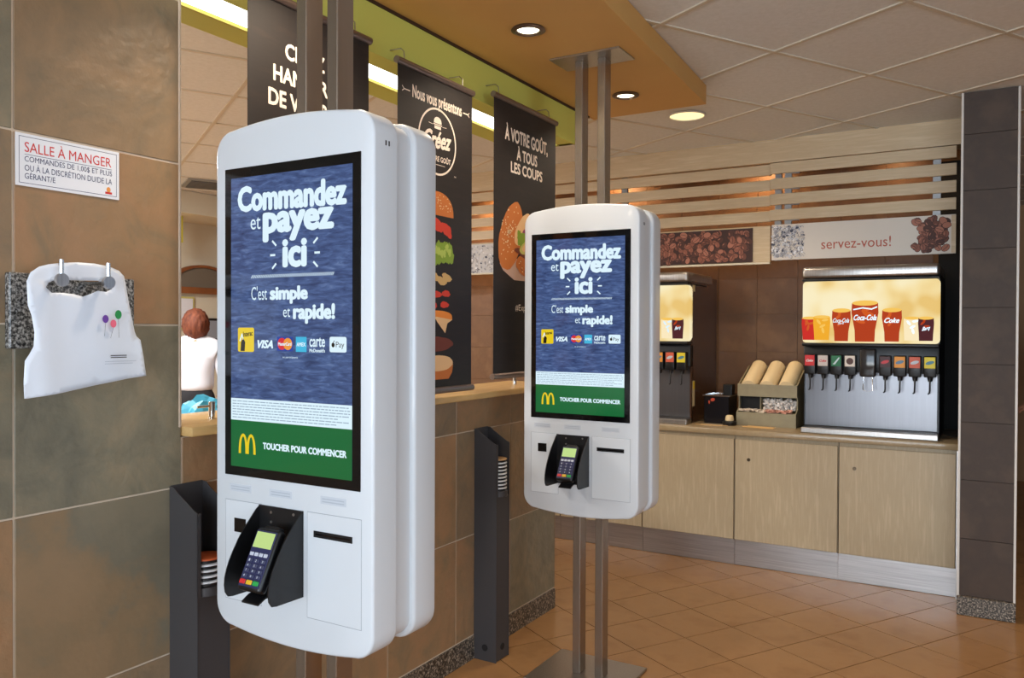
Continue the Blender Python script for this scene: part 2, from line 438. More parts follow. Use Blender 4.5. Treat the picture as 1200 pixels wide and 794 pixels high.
def downlight(x, y, z, r, label, power, warm=True, group=None, big=False):
    t = thing('ceiling_downlight', label, 'light', (x, y, z), group=group)
    mb = MB(); mb.lathe([(r, 0), (r + .004, -.006), (r * .78, -.012), (r * .70, -.004), (r * .68, -.001)] if not big else [(r, 0), (r, -.007), (r * .94, -.009), (r * .92, -.002)])
    build('trim_ring', mb, mat('ring_bronze', (110, 92, 80), .3, .8) if not big else TRIMW, t, True)
    build('lens', MB().lathe([(0.001, -.0035), (r * (.66 if not big else .91), -.0035), (r * (.66 if not big else .91), -.001), (.001, -.001)]), lit('lens_warm' if not big else 'lens_cream', (255, 240, 205) if not big else (255, 226, 160), 5.0 if not big else 1.6), t, False)
    lamp('downlight_lamp', (0, 0, -.03), power, WARM, t, .04, spot=135, blend=.8)
    return t
for k, yy in enumerate((2.864, 3.908, 1.82)):
    downlight(-1.612 if yy != 3.908 else -1.624, yy, CZ, .066, ('round recessed spotlight in the orange canopy, nearest one in view', 'round recessed spotlight in the orange canopy, at its far corner', 'round recessed spotlight in the orange canopy above the near kiosk', 'round recessed spotlight in the orange canopy above the tiled wall', 'round recessed spotlight at the near end of the orange canopy')[k], (26, 24, 38)[k], group='spotlights in the orange canopy')
downlight(-1.6, 4.817, CEIL, .112, 'large round cream downlight in the ceiling panels past the canopy corner', 45, big=True, group='round ceiling downlights')
for x, y, w_ in ((.9, 3.2, 'right of the canopy'), (.9, .6, 'overhead'), (2.6, 4.6, 'on the far right'), (3.0, 1.5, 'on the near right')):
    downlight(x, y, CEIL, .112, 'large round cream downlight in the ceiling panels ' + w_, 48, big=True, group='round ceiling downlights')
# kitchen ceiling lights
def troffer(x, y, label, p):
    t = thing('ceiling_troffer', label, 'light', (x, y, CEIL), (0, 0, th), group='kitchen ceiling light panels')
    build('frame', MB().box(-.31, .31, -.31, .31, -.012, -.003), TRIMW, t)
    build('diffuser', MB().box(-.28, .28, -.28, .28, -.016, -.011), lit('troffer', (255, 250, 238), 3.0), t)
    a = area('troffer_lamp', (0, 0, -.03), (0, 0, 0), .55, .55, p * 1.6, (1, .97, .93)); a.parent = t
troffer(-5.0, 1.9, 'square white light panel over the near kitchen', 75)
troffer(-3.4, .3, 'square white light panel behind the tiled wall', 40)
troffer(-5.6, 3.2, 'square white light panel over the far kitchen', 55)

# ---- column at the right end of the counter
col = struct(build('wall_column', MB().box(-.135, .125, 5.13, 5.5, 0, CEIL), COLG))
jz = [.105, .42, .744, 1.063, 1.382, 1.691, 2.012, 2.332, 2.64, CEIL]
for a, b in zip(jz[:-1], jz[1:]):
    o = build('column_tile', MB().box(-.128, .128, -.006, .006, -(b - a) / 2 + .0014, (b - a) / 2 - .0014), COLT, col); o.location = (-.004, 5.124, (a + b) / 2)
for s in (-1, 1):
    build('corner_strip', MB().box(-.004 + s * .133 - .006, -.004 + s * .133 + .006, 5.115, 5.14, .1, CEIL, .002, 1), TRIMW, col)
build('granite_base', MB().box(-.142, .136, 5.10, 5.5, 0, .104, .003, 1), GRAN, col)
struct(build('wall_partition', MB().box(-.12, .11, 5.5, 10, 0, CEIL + .05), mat('partition_brown', (96, 70, 52), .7)))

# ---- back wall behind counter, brown tiles
YB = 6.2
wb = struct(build('wall_back', MB().box(-7.3, -.12, YB, YB + .15, 0, CEIL + .05), BGROUT))
zr = [0.905 + .0 , 1.117, 1.402, 1.687, 1.95, 2.235, 2.52, CEIL]
xs = []; x = -.12
x = -1.212 - .293 * 4
cols = [-1.212 + .293 * k for k in range(-20, 4)]
far_b = MB(); nb = 0
for a, b in zip(cols[:-1], cols[1:]):
    b = min(b, -.12)
    for z0, z1 in zip(zr[:-1], zr[1:]):
        if a < -4.6:
            far_b.box(a + .001, b - .001, YB - .008, YB + .001, z0 + .001, z1 - .001)
        else:
            o = build('back_wall_tile', MB().box(-(b - a) / 2 + .0012, (b - a) / 2 - .0012, -.008, .001, -(z1 - z0) / 2 + .0012, (z1 - z0) / 2 - .0012), BTILE, wb)
            o.location = ((a + b) / 2, YB, (z0 + z1) / 2)
o = build('back_wall_tiles', far_b, BTILE, wb); o['kind'] = 'stuff'
build('shade_sheet', MB().box(-.30, -.12, YB - .02, YB - .009, .905, 2.70), BLACKM, wb)  # black sheet painting the darkness on the wall behind the cola machine
build('shade_sheet', MB().box(-.137, -.125, 5.5, YB - .02, .910, 2.70), BLACKM, col)  # same darkness put in as black along the column side
# bulkhead above slats
struct(build('wall_bulkhead', MB().box(-5.2, -.136, 5.73, 5.9, 2.716, CEIL + .05), MAPLEH))
# remaining shell
struct(build('wall_kitchen', MB().box(-7.4, -7.2, -4.8, YB, 0, CEIL + .05), CREAM))
wr = MB(); wr.box(4.6, 4.75, -4.8, -3.6, 0, CEIL + .05); wr.box(4.6, 4.75, .4, 10.2, 0, CEIL + .05); wr.box(4.6, 4.75, -3.6, .4, 0, .5); wr.box(4.6, 4.75, -3.6, .4, 2.75, CEIL + .05)
struct(build('wall_right', wr, mat('warm_wall', (196, 160, 120), .8)))
wf = MB()
for k in range(4):
    yy = -3.6 + 4.0 * k / 3; wf.box(4.62, 4.70, yy - .03, yy + .03, .5, 2.75)
for z in (.52, 2.73): wf.box(4.62, 4.70, -3.6, .4, z - .03, z + .03)
win2 = struct(build('window_2', wf, ANTH))
for k in range(3):
    yy = -3.6 + 4.0 * k / 3
    build('pane', MB().raw([(4.66, yy + .03, .55), (4.66, yy + 1.3, .55), (4.66, yy + 1.3, 2.7), (4.66, yy + .03, 2.7)], [(0, 1, 2, 3)]), MATS.setdefault('pane', thin_glass('window_pane')), win2, fix=False)
struct(build('wall_far', MB().box(.11, 4.6, 10.0, 10.2, 0, CEIL + .05), mat('far_wall', (186, 150, 112), .8)))
fr = MB(); fr.box(-7.4, -3.3, -4.6, -4.45, 0, CEIL + .05); fr.box(3.6, 4.8, -4.6, -4.45, 0, CEIL + .05); fr.box(-3.3, 3.6, -4.6, -4.45, 2.75, CEIL + .05); fr.box(-3.3, 3.6, -4.6, -4.45, 0, .5)
struct(build('wall_front', fr, mat('warm_wall', (196, 160, 120), .8)))
wf = MB()
for k in range(6):
    xx = -3.3 + 6.9 * k / 5; wf.box(xx - .03, xx + .03, -4.57, -4.48, .5, 2.75)
for z in (.52, 2.73): wf.box(-3.3, 3.6, -4.57, -4.48, z - .03, z + .03)
win = struct(build('window_1', wf, ANTH))
for k in range(5):
    xx = -3.3 + 6.9 * k / 5
    build('pane', MB().raw([(xx + .03, -4.52, .55), (xx + 1.35, -4.52, .55), (xx + 1.35, -4.52, 2.7), (xx + .03, -4.52, 2.7)], [(0, 1, 2, 3)]), MATS.setdefault('pane', thin_glass('window_pane')), win, fix=False)

# ================================================================== KIOSKS
def k_outline(hw, zt, zb, r, bul=.35):
    pts = []
    n = 7
    def zT(x): return zt - bul * x * x
    def zB(x): return zb + bul * x * x
    for i in range(-n, n + 1): x = (hw - r) * i / n; pts.append((x, zB(x)))
    for i in range(1, 8): t = -PI / 2 + PI / 2 * i / 8; pts.append((hw - r + r * math.cos(t), zB(hw - r) + r + r * math.sin(t)))
    pts.append((hw, zB(hw - r) + r)); pts.append((hw, (zt + zb) / 2)); pts.append((hw, zT(hw - r) - r))
    for i in range(1, 8): t = PI / 2 * i / 8; pts.append((hw - r + r * math.cos(t), zT(hw - r) - r + r * math.sin(t)))
    for i in range(n, -n - 1, -1): x = (hw - r) * i / n; pts.append((x, zT(x)))
    for i in range(1, 8): t = PI / 2 + PI / 2 * i / 8; pts.append((-(hw - r) + r * math.cos(t), zT(hw - r) - r + r * math.sin(t)))
    pts.append((-hw, zT(hw - r) - r)); pts.append((-hw, (zt + zb) / 2)); pts.append((-hw, zB(hw - r) + r))
    for i in range(1, 8): t = PI + PI / 2 * i / 8; pts.append((-(hw - r) + r * math.cos(t), zB(hw - r) + r + r * math.sin(t)))
    return pts
def inset(pts, d):
    n = len(pts); out = []
    for i in range(n):
        a, b, c = pts[i - 1], pts[i], pts[(i + 1) % n]
        tx, tz = c[0] - a[0], c[1] - a[1]; l = math.hypot(tx, tz)
        out.append((b[0] - tz / l * d, b[1] + tx / l * d))
    return out
def shell_mb(pts, prof):
    mb = MB(); n = len(pts); vs = []
    for y, d in prof:
        vs += [(u, y, v) for u, v in inset(pts, d)]
    k = len(prof)
    fs = [(i * n + j, i * n + (j + 1) % n, (i + 1) * n + (j + 1) % n, (i + 1) * n + j) for i in range(k - 1) for j in range(n)]
    fs += [list(range(n)), [(k - 1) * n + j for j in range(n)][::-1]]
    return mb.raw(vs, fs)
ARCH = None
def arches(mb, x0, x1, z0, z1, y, wd):
    # double arch letter M made of two parabolic ribbons
    h = z1 - z0; w2 = (x1 - x0) / 2
    for s in (0, 1):
        cx = x0 + w2 * (s + .5)
        out = []; inn = []
        ro = w2 / 2 + wd * .25; ri = w2 / 2 - wd * .75
        N = 14
        for i in range(N + 1):
            t = PI * i / N
            zo = z0 + h * (math.sin(t) ** .78 if t not in (0, PI) else 0); zi = z0 + (h - wd * .9) * (math.sin(t) ** .78 if 0 < t < PI else 0)
            out.append((cx + ro * math.cos(t), zo)); inn.append((cx + ri * math.cos(t), zi))
        for i in range(N):
            mb.flat([out[i], out[i + 1], inn[i + 1], inn[i]], y - .00005 * s)

def make_kiosk(label):
    t = thing('order_kiosk', label, 'kiosk', (-1.54, 1.5, 0), group='self ordering kiosks')
    hw, zt, zb, r = .277, 2.107, .743, .062
    pts = k_outline(hw, zt, zb, r)
    fs = build('front_shell', shell_mb(pts, [(0, .007), (.0012, .004), (.004, .0012), (.008, 0), (.087, 0), (.0905, .003)]), WHITE, t, True)
    for dx in (-.006, .006):
        build('vent_slot', MB().box(hw - .0005, hw + .0008, .048 + dx, .052 + dx, 2.005, 2.017), BLACKM, fs)
    build('middle_body', shell_mb(inset(pts, .014), [(.0905, 0), (.163, 0)]), WHITE, t, True)
    build('back_shell', shell_mb(pts, [(.160, .010), (.162, .004), (.166, .001), (.171, 0), (.245, 0), (.252, .002), (.256, .008)]), WHITE, t, True)
    # bezel and screen
    bz = build('screen_bezel', MB().box(-.238, .238, -.0025, .004, 1.168, 1.987, .0012, 1), BLACKG, t)
    sx0, sx1, sz0, sz1 = -.213, .213, 1.193, 1.960
    y0 = -.0028
    scn = flatp('screen', MB().rect(sx0, sx1, sz0, sz1, y0), SLATE, t)
    a = MB()
    a.cur = 0; a.rect(sx0, sx1, 1.317, 1.375, y0 - .0002)
    a.cur = 1; a.rect(sx0, sx1, sz0, 1.317, y0 - .0002)
    a.cur = 2
    rg = random.Random(5)
    for i in range(7):
        x = sx0 + .006; z = 1.369 - i * .0072
        while x < sx1 - (.01 if i not in (4, 6) else .05):
            l = rg.uniform(.006, .022); a.rect(x, min(x + l, sx1 - .006), z - .0024, z, y0 - .0004); x += l + .0025
    flatp('footer_bands', a, [L_WHITE, L_GREEN, L_GREY], scn)
    m = MB(); arches(m, -.181, -.121, 1.229, 1.282, y0 - .0005, .0085); flatp('arches_logo', m, L_YEL, scn)
    y1 = y0 - .0006
    m = MB()
    m.text('Commandez', -.187, .195, 1.868, 1.937, y1, .055, 0, -.006)
    m.text('et', -.138, -.101, 1.820, 1.852, y1, .0)
    m.text('payez', -.093, .154, 1.784, 1.862, y1, .055)
    m.text('ici', -.022, .064, 1.716, 1.789, y1, .05)
    for s in (-1, 1):
        cx = .021
        for (a1, b1), (a2, b2) in (((.066, 1.775), (.078, 1.786)), ((.070, 1.750), (.085, 1.750)), ((.066, 1.727), (.078, 1.716))):
            m.stroke([(cx + s * a1, b1), (cx + s * a2, b2)], .0055, y1)
    for i in range(58):
        x = -.135 + i * .005; m.stroke([(x, 1.693), (x + .004, 1.700)], .0018, y1)
    m.text("C'est", -.135, -.077, 1.635, 1.671, y1, .0)
    m.text('simple', -.067, .067, 1.624, 1.670, y1, .055)
    m.text('et', -.019, .006, 1.590, 1.613, y1, .0)
    m.text('rapide!', .016, .158, 1.573, 1.624, y1, .055)
    m.text('VISA', -.112, -.055, 1.509, 1.531, y1, .05, .3)
    m.text('carte', .073, .125, 1.515, 1.539, y1, .02)
    m.text("McDonald's", .073, .125, 1.502, 1.511, y1, .03)
    m.text('TOUCHER POUR COMMENCER', -.092, .196, 1.246, 1.264, y1, .05)
    m.text('et participants', -.02, .033, 1.484, 1.490, y1, .0)
    flatp('lettering', m, L_WHITE, scn)
    m = MB(); y2 = y0 - .0005
    rb = lambda x0, x1, z0, z1, y, r=.005: m.flat([(x + r * math.cos(tt), z + r * math.sin(tt)) for x, z, t0 in ((x1 - r, z0 + r, -PI / 2), (x1 - r, z1 - r, 0), (x0 + r, z1 - r, PI / 2), (x0 + r, z0 + r, PI)) for tt in [t0 + PI / 2 * i / 4 for i in range(5)]], y)
    BM = [L_YEL, L_DARK, L_WHITE, L_BLUE, L_RED, L_ORG, L_CYAN]
    def badge(f):
        nonlocal m
        m = MB(); f(); o = build('payment_badge', m, BM, scn, fix=False)
    def b1():
        m.cur = 0; rb(-.186, -.125, 1.499, 1.563, y2)
        m.cur = 1; m.flat([(-.176, 1.501), (-.160, 1.501), (-.158, 1.525), (-.166, 1.536), (-.174, 1.524)], y2 - .0003)
        m.text('Interac', -.166, -.130, 1.538, 1.552, y2 - .0003, .03, 0, .004)
        m.cur = 2; m.stroke([(-.178, 1.528), (-.170, 1.546)], .004, y2 - .0003); m.stroke([(-.170, 1.546), (-.166, 1.532)], .003, y2 - .0003)
    def b2():
        m.cur = 3; m.rect(-.041, .016, 1.503, 1.540, y2)
        m.cur = 4; m.disc(-.023, 1.5215, .0155, y=y2 - .0002)
        m.cur = 5; m.disc(-.002, 1.5215, .0155, y=y2 - .0003)
        m.cur = 2; m.text('MasterCard', -.036, .011, 1.517, 1.526, y2 - .0005, .03)
    def b3():
        m.cur = 6; m.rect(.026, .063, 1.502, 1.540, y2)
        m.cur = 2; m.text('AMEX', .029, .060, 1.516, 1.526, y2 - .0003, .03)
    def b4():
        m.cur = 2; rb(.140, .195, 1.503, 1.541, y2)
        m.cur = 1; m.disc(.152, 1.521, .0052, .006, y2 - .0003); m.disc(.1545, 1.5295, .0012, .003, y2 - .0003, -.6)
        m.text('Pay', .161, .188, 1.511, 1.529, y2 - .0003, .0)
    for f in (b1, b2, b3, b4): badge(f)
    # stickers above the doors
    G1 = mat('sticker_grey', (196, 202, 210), .5); G2 = mat('sticker_line', (172, 180, 190), .5)
    for x0, x1, zc in ((-.221, -.138, 1.135), (-.071, .010, 1.135), (.108, .192, 1.1355)):
        m = MB(); m.cur = 0; m.box(x0, x1, -.0006, .001, zc - .010, zc + .010); m.cur = 1
        for q in (-.004, .003): m.box(x0 + .006, x1 - .006, -.001, .0, zc + q - .0014, zc + q + .0014)
        build('sticker', m, [G1, G2], t)
    # service doors: thin raised plates with dark joint around
    J = mat('door_joint', (150, 156, 164), .6)
    for x0, x1, z0, z1 in ((.064, .240, .834, 1.100), (-.236, -.1, .834, 1.100)):
        d = build('service_door', MB().box(x0, x1, -.0012, .002, z0, z1, .0006, 1), WHITE, t)
        m = MB(); e = .0013
        for q in ((x0 - e, x0, z0 - e, z1 + e), (x1, x1 + e, z0 - e, z1 + e), (x0, x1, z1, z1 + e), (x0, x1, z0 - e, z0)): m.box(q[0], q[1], -.0004, .001, q[2], q[3])
        build('joint', m, J, d)
    m = MB(); m.cur = 0; m.box(.087, .213, -.0028, .001, 1.040, 1.056); m.cur = 1; m.box(.093, .207, -.0032, -.002, 1.046, 1.050)
    build('receipt_slot', m, [BLACKP, BLACKG], t)
    build('scanner_window', MB().box(-.201, -.158, -.0026, .001, 1.017, 1.054), BLACKG, t)
    # cradle
    prof = [(0, 1.100), (-.014, 1.090), (-.036, 1.067), (-.055, 1.047), (-.072, 1.025), (-.088, 1.000), (-.102, .975), (-.110, .955), (-.115, .936), (-.1165, .918), (-.114, .900), (-.105, .887), (-.09, .884), (0, .882)]
    cr = build('terminal_cradle', MB().box(-.107, .050, -.004, 0, .884, 1.1), BLACKP, t)
    for x in (-.107, .047): build('side_flap', MB().prism(prof, x, x + .003, 'yz'), BLACKP, cr)
    m = MB(); m.box(-.032, .012, -.062, 0, .955, .985, .003, 1); m.tube([(-.01, -.012, 1.0), (-.01, -.05, .97)], .016)
    m.prism([(-.020, .915), (-.100, .905), (-.122, .893), (-.122, .889), (-.100, .900), (-.02, .908)], -.036, .022, 'yz')
    build('mount_bracket', m, BLACKP, cr)
    for x, z in ((-.06, 1.085), (.02, 1.088), (-.06, 1.06)): build('screw', MB().lathe([(.0035, -.006), (.0035, -.0035)], (x, 0, z), 10, 'y'), STEEL, cr)
    # poles and plates
    for x in (-.072, .038):
        build('pole', MB().box(x, x + .036, .094, .158, .012, CZ - .008, .002, 1), POLE, t)
    build('floor_plate', MB().box(-.24, .2, -.06, .32, 0.0005, .012, .004, 2), STEEL, t)
    build('ceiling_plate', MB().box(-.165, .17, .02, .2, CZ - .009, CZ - .0005, .002, 1), STEEL, t)
    return t
k1 = make_kiosk('near white self-order kiosk on twin metal poles, lit blue screen, beside tiled wall')

def make_terminal(label):
    t = thing('card_terminal', label, 'card reader', (-1.549, 1.416, .987), (-R(27), 0, 0), group='card terminals in the kiosk cradles')
    b = MB(); b.box(-.040, .040, -.012, .016, -.0775, .0775, .009, 3)
    b.box(-.026, .026, -.004, .020, .062, .086, .006, 2)
    build('body', b, BLACKP, t, True)
    build('face_plate', MB().box(-.035, .035, -.0135, -.011, -.068, .070, .001, 1), mat('terminal_navy', (44, 46, 84), .4), t)
    flatp('display', MB().rect(-.0315, .0315, .027, .066, -.0140), lit('display', (206, 236, 150), .85), t)
    kg = mat('key_grey', (196, 200, 214), .5); kd = mat('key_dark', (58, 62, 92), .5)
    for i in range(4): build('function_key', MB().box(-.030 + i * .0158, -.0175 + i * .0158, -.0165, -.013, .006, .015, .0012, 1), kg, t)
    for r_ in range(4):
        for c_ in range(3):
            x = -.0225 + c_ * .0225; z = -.005 - r_ * .0125
            k = build('number_key', MB().box(x - .0085, x + .0085, -.0165, -.013, z - .0046, z + .0046, .0012, 1), kd, t)
            m = MB(); m.text('123456789*0#'[r_ * 3 + c_], x - .002, x + .002, z - .003, z + .003, -.0168, .02); flatp('digit', m, kg, k)
    for i, c in enumerate(((206, 44, 44), (226, 180, 40), (40, 160, 76))):
        x = -.0225 + i * .0225; build(('cancel_key', 'clear_key', 'enter_key')[i], MB().box(x - .0095, x + .0095, -.017, -.013, -.0625, -.0515, .0015, 1), mat('key%d' % i, c, .45), t)
    return t
t1 = make_terminal('card terminal with glowing screen, in the cradle of the near kiosk')
index()
k2 = copy_tree(k1); k2.location = (-1.54, 3.2, 0); k2['label'] = 'far white self-order kiosk on twin metal poles, in front of the drinks counter'
t2 = copy_tree(t1); t2.location = (-1.549, 3.116, .987); t2['label'] = 'card terminal in the cradle of the far kiosk near the drinks counter'

# ================================================================== LEFT WALL THINGS (local x -> world +y, facing +x)
RZ = (0, 0, PI / 2)
def wp(x): return x
sg = thing('dining_room_sign', 'white dining room rule sign with red heading on the slate wall', 'sign', (XW + .0005, 1.2625, 1.983), RZ)
build('plate', MB().box(-.1395, .1395, -.003, 0, -.066, .066), PAPER, sg)
m = MB(); m.cur = 0
for x0, x1, z0, z1 in ((-.132, .132, .0575, .0588), (-.132, .132, -.0588, -.0575), (-.132, -.1308, -.0588, .0588), (.1308, .132, -.0588, .0588)): m.rect(x0, x1, z0, z1, -.0033)
m.rect(-.118, .118, .0135, .0147, -.0033)
m.text('COMMANDES DE 1,00$ ET PLUS', -.118, .118, -.006, .010, -.0034, .012)
m.text('OU À LA DISCRÉTION DU/DE LA', -.118, .118, -.027, -.008, -.0034, .012)
m.text('GÉRANT/E', -.118, -.040, -.047, -.029, -.0034, .012)
m.cur = 1; m.text('SALLE À MANGER', -.118, .116, .020, .052, -.0034, .01)
m.rect(.098, .118, -.054, -.048, -.0033); m.cur = 2; m.disc(.108, -.042, .006, .0075, -.0033)
flatp('lettering', m, [ink('blue_black', (58, 62, 100)), ink('red', (206, 50, 50)), ink('flame', (232, 150, 70))], sg)

hk = thing('bib_hook_plate', 'speckled grey granite plate with two chrome hooks on the slate wall', 'hook', (XW, 1.2665, 1.6), RZ)
build('plate', MB().box(-.17, .17, -.022, 0, -.092, .098, .004, 2), GRANG, hk)
for x in (-.105, .018):
    m = MB(); m.tube([(x, -.02, .080), (x, -.128, .080)], .0085, 16); build('rod', m, CHROME, hk, True)
    m = MB(); m.lathe([(.016, -.140), (.0165, -.136), (.0165, -.130), (.015, -.127)], (x, 0, .078), 24, 'y'); build('disc', m, STEEL, hk, True)
    m = MB(); m.tube([(x, -.133, .085), (x, -.133, .128)], .006, 14); build('pin', m, CHROME, hk, True)

# bib: outline with neck opening, hung on the hooks, slightly billowed
bo = [(1.099, 1.64), (1.098, 1.672), (1.108, 1.695), (1.128, 1.710), (1.15, 1.717), (1.177, 1.722), (1.222, 1.727), (1.266, 1.727), (1.31, 1.722), (1.338, 1.713), (1.353, 1.70), (1.358, 1.68),
      (1.363, 1.655), (1.368, 1.63), (1.375, 1.60), (1.381, 1.575), (1.386, 1.552), (1.392, 1.538), (1.404, 1.528), (1.412, 1.49), (1.422, 1.429),
      (1.36, 1.424), (1.27, 1.412), (1.18, 1.398), (1.10, 1.389), (1.093, 1.389), (1.091, 1.43), (1.093, 1.480), (1.103, 1.497), (1.112, 1.515), (1.114, 1.55), (1.108, 1.59), (1.100, 1.615)]
hole = [(1.140, 1.660), (1.150, 1.672), (1.175, 1.680), (1.235, 1.681), (1.295, 1.684), (1.316, 1.676), (1.318, 1.664), (1.30, 1.655), (1.275, 1.657), (1.255, 1.648), (1.235, 1.640), (1.21, 1.646), (1.185, 1.648), (1.155, 1.647)]
def bib_mesh():
    b = bmesh.new()
    yc, zc = 1.2385, 1.57
    def loop(L): 
        vs = [b.verts.new((p[0] - yc, 0, p[1] - zc)) for p in L]
        return [b.edges.new((vs[i], vs[(i + 1) % len(vs)])) for i in range(len(vs))]
    e = loop(bo) + loop(hole)
    bmesh.ops.triangle_fill(b, use_beauty=True, edges=e)
    for _ in range(3): bmesh.ops.subdivide_edges(b, edges=[q for q in b.edges if q.calc_length() > .016], cuts=1, use_grid_fill=False); bmesh.ops.triangulate(b, faces=b.faces[:])
    for v in b.verts:
        x, z = v.co.x, v.co.z
        fold = .003 * math.sin(x * 34 + z * 12) * max(0, (.12 - z)) / .3 + .010 * math.exp(-((x + .10) / .03) ** 2) * (z < .1) * (1 if z > -.2 else 0) * .5
        v.co.y = -fold - .02 * (z - .1) * 0 + .035 * max(0, -z) / .18 * 0 - .004 * math.cos(x * 20)
    return b
b = bib_mesh(); me = bpy.data.meshes.new('bib_sheet'); b.to_mesh(me); b.free(); me.materials.append(VINYL)
me.polygons.foreach_set('use_smooth', [True] * len(me.polygons))
bib = thing('plastic_bib', 'white plastic bib with balloon print hanging from the chrome hooks', 'bib', (-2.0, 1.2385, 1.57), RZ)
o = bpy.data.objects.new('sheet', me); C.objects.link(o); o.parent = bib
sd = o.modifiers.new('solid', 'SOLIDIFY'); sd.thickness = .0015
def yoff(x, z): return -.013
m = MB()
for i, (x, z, c) in enumerate(((.056, .013, 0), (.098, .000 + .006, 1), (.128 - .052 + .0, .031, 2))):
    pass
m.cur = 0; m.disc(.052, .014, .0085, .0105, -.0125); m.cur = 1; m.disc(.074, .002, .0085, .0105, -.0125); m.cur = 2; m.disc(.088, .026, .0095, .0120, -.0125)
m.cur = 3
m.stroke([(.052, .004), (.049, -.03)], .0008, -.0125); m.stroke([(.074, -.008), (.066, -.035)], .0008, -.0125); m.stroke([(.088, .014), (.090, -.035)], .0008, -.0125)
for i, z in enumerate((-.082, -.087)): m.rect(.066, .112, z - .0012, z + .0012, -.0125)
m.cur = 4; m.rect(.05, .14, -.098, -.0965, -.0125); m.rect(.05, .13, -.104, -.1025, -.0125)
flatp('balloon_print', m, [ink('violet', (106, 62, 156)), ink('pink', (236, 106, 130)), ink('leaf', (36, 140, 70)), ink('dark', (60, 60, 66)), ink('faint', (190, 198, 212))], bib)

# ledge posts
for y, lab in ((1.80, 'short chrome peg post on the ledge, left of the near kiosk'), (3.775, 'short chrome peg post on the ledge, below the far banner')):
    p = thing('chrome_post', lab, 'post', (-2.2, y, 1.264), group='chrome posts on the ledge')
    build('post', MB().lathe([(.013, 0), (.013, .003), (.0105, .004), (.0105, .054), (.009, .056)]), CHROME, p, True)
    build('peg', MB().tube([(0, 0, .043), (-.012, -.048, .041)], .0042, 10), CHROME, p, True)

# ---- token towers (narrow steel bins with locator pucks)
def tower(y0, label, lab2):
    t = thing('token_tower', label, 'stand', (XW + .001, y0, 0), group='narrow dark token towers against the slate wall')
    W, D = .118, .124             # along y, out of the wall (+x)
    side = [(0, 0), (D, 0), (D, .80), (D, 1.022), (D - .018, 1.030), (.034, 1.075), (.018, 1.088), (0, 1.090)]
    for y in (0, W - .003): build('side_panel', MB().prism(side, y, y + .003, 'xz'), ANTH, t)
    build('back_panel', MB().box(0, .003, .003, W - .003, .0, 1.092), ANTH, t)
    build('front_panel', MB().box(D - .006, D - .002, .004, W - .004, .004, .775), ANTH, t)
    build('lower_flange', MB().box(D - .002, D + .001, .0, .012, .775, 1.022), ANTH, t)
    build('tray', MB().lathe([(.049, .772), (.052, .775), (.052, .800), (.050, .8005)], (.088, W / 2, 0)), ANTH, t, True)
    build('shelf', MB().box(.003, D - .02, .003, W - .003, .775, .790), ANTH, t)
    for yy, xx in ((.5, D + .0005),):
        build('cable_grommet', MB().lathe([(.016, D - .002), (.016, D + .001), (.002, D + .0015)], (0, W / 2, .062), 18, 'x'), BLACKM, t)
    build('cable_grommet', MB().lathe([(.016, -.001), (.016, .003)], (D / 2, 0, .062), 18, 'y'), BLACKM, t)
    return t
def pucks(y0, n, group, top, lab):
    pk = mat('puck_white', (236, 236, 238), .35); pb = mat('puck_black', (26, 24, 26), .4)
    for k in range(n):
        t = thing('locator_puck', lab + (', topmost of the stack' if k == n - 1 else ', %s from the bottom' % ('lowest', 'second', 'third', 'fourth', 'fifth', 'sixth', 'seventh', 'eighth')[k] if k else ', lowest of the stack'), 'token', (XW + .089, y0 + .059, .8005 + k * .0168), group=group)
        build('body', MB().lathe([(.040, 0), (.045, .002), (.045, .010), (.043, .012)]), pb, t, True)
        build('rim', MB().lathe([(.046, .0100), (.049, .011), (.049, .0155), (.046, .0167)]), pk if k < n - 1 else top, t, True)
tower(1.565, 'narrow dark grey token tower on the slate wall, left of the near kiosk', '')
tower(3.226, 'narrow dark grey token tower on the half wall, left of the far kiosk', '')
pucks(1.565, 5, 'locator pucks in the near tower', mat('puck_orange', (206, 96, 50), .4), 'round table locator puck in the near tower')
pucks(3.226, 9, 'locator pucks in the far tower', mat('puck_tan', (206, 160, 110), .4), 'round table locator puck in the far tower')

# ================================================================== BANNERS
def banner(y0, y1, zt, zb, label, printer):
    w_ = y1 - y0; t = thing('hanging_banner', label, 'banner', (-1.90, y0, 0), RZ, group='dark promotional banners')
    cl = build('cloth', MB().box(0, w_, -.0008, .0008, zb, zt - .012), BANNER, t)
    for z, nm in ((zt - .012, 'top_rail'), (zb - .004, 'bottom_rail')):
        build(nm, MB().tube([(-.008, 0, z), (w_ + .008, 0, z)], .0135, 12), RAIL, t, True)
    for x in (.04, w_ - .07):
        build('hook', MB().tube([(x, 0, zt), (x, .002, zt + .03), (x + .004, .02, zt + .045), (x, .068, zt + .045)], .0025, 6), STEEL, t, True)
    printer(cl, w_)
    return t
YP = -.0012
def pr1(cl, w_):
    c = 1.955 - 1.683; m = MB()
    m.text('CRÉEZ LE', 1.831 - 1.683, 2.079 - 1.683, 2.400, 2.465, YP, .035)
    m.text('HAMBURGER', 1.782 - 1.683, 2.128 - 1.683, 2.322, 2.374, YP, .035)
    m.text('DE VOS RÊVES', 1.762 - 1.683, 2.148 - 1.683, 2.245, 2.312, YP, .035)
    flatp('lettering', m, INK, cl)
banner(1.683, 2.226, 2.59, 1.31, 'dark banner behind the near kiosk poles, first from the tiled wall', pr1)
bun = ink('bun', (196, 112, 50)); bunl = ink('bun_light', (232, 190, 140)); seed = ink('seed', (240, 222, 180)); tom = ink('tomato', (206, 60, 40))
let = ink('lettuce', (130, 160, 50)); letl = ink('lettuce_light', (176, 196, 90)); meat = ink('meat', (112, 54, 40)); chd = ink('cheddar', (232, 140, 56)); oni = ink('onion', (150, 70, 110))
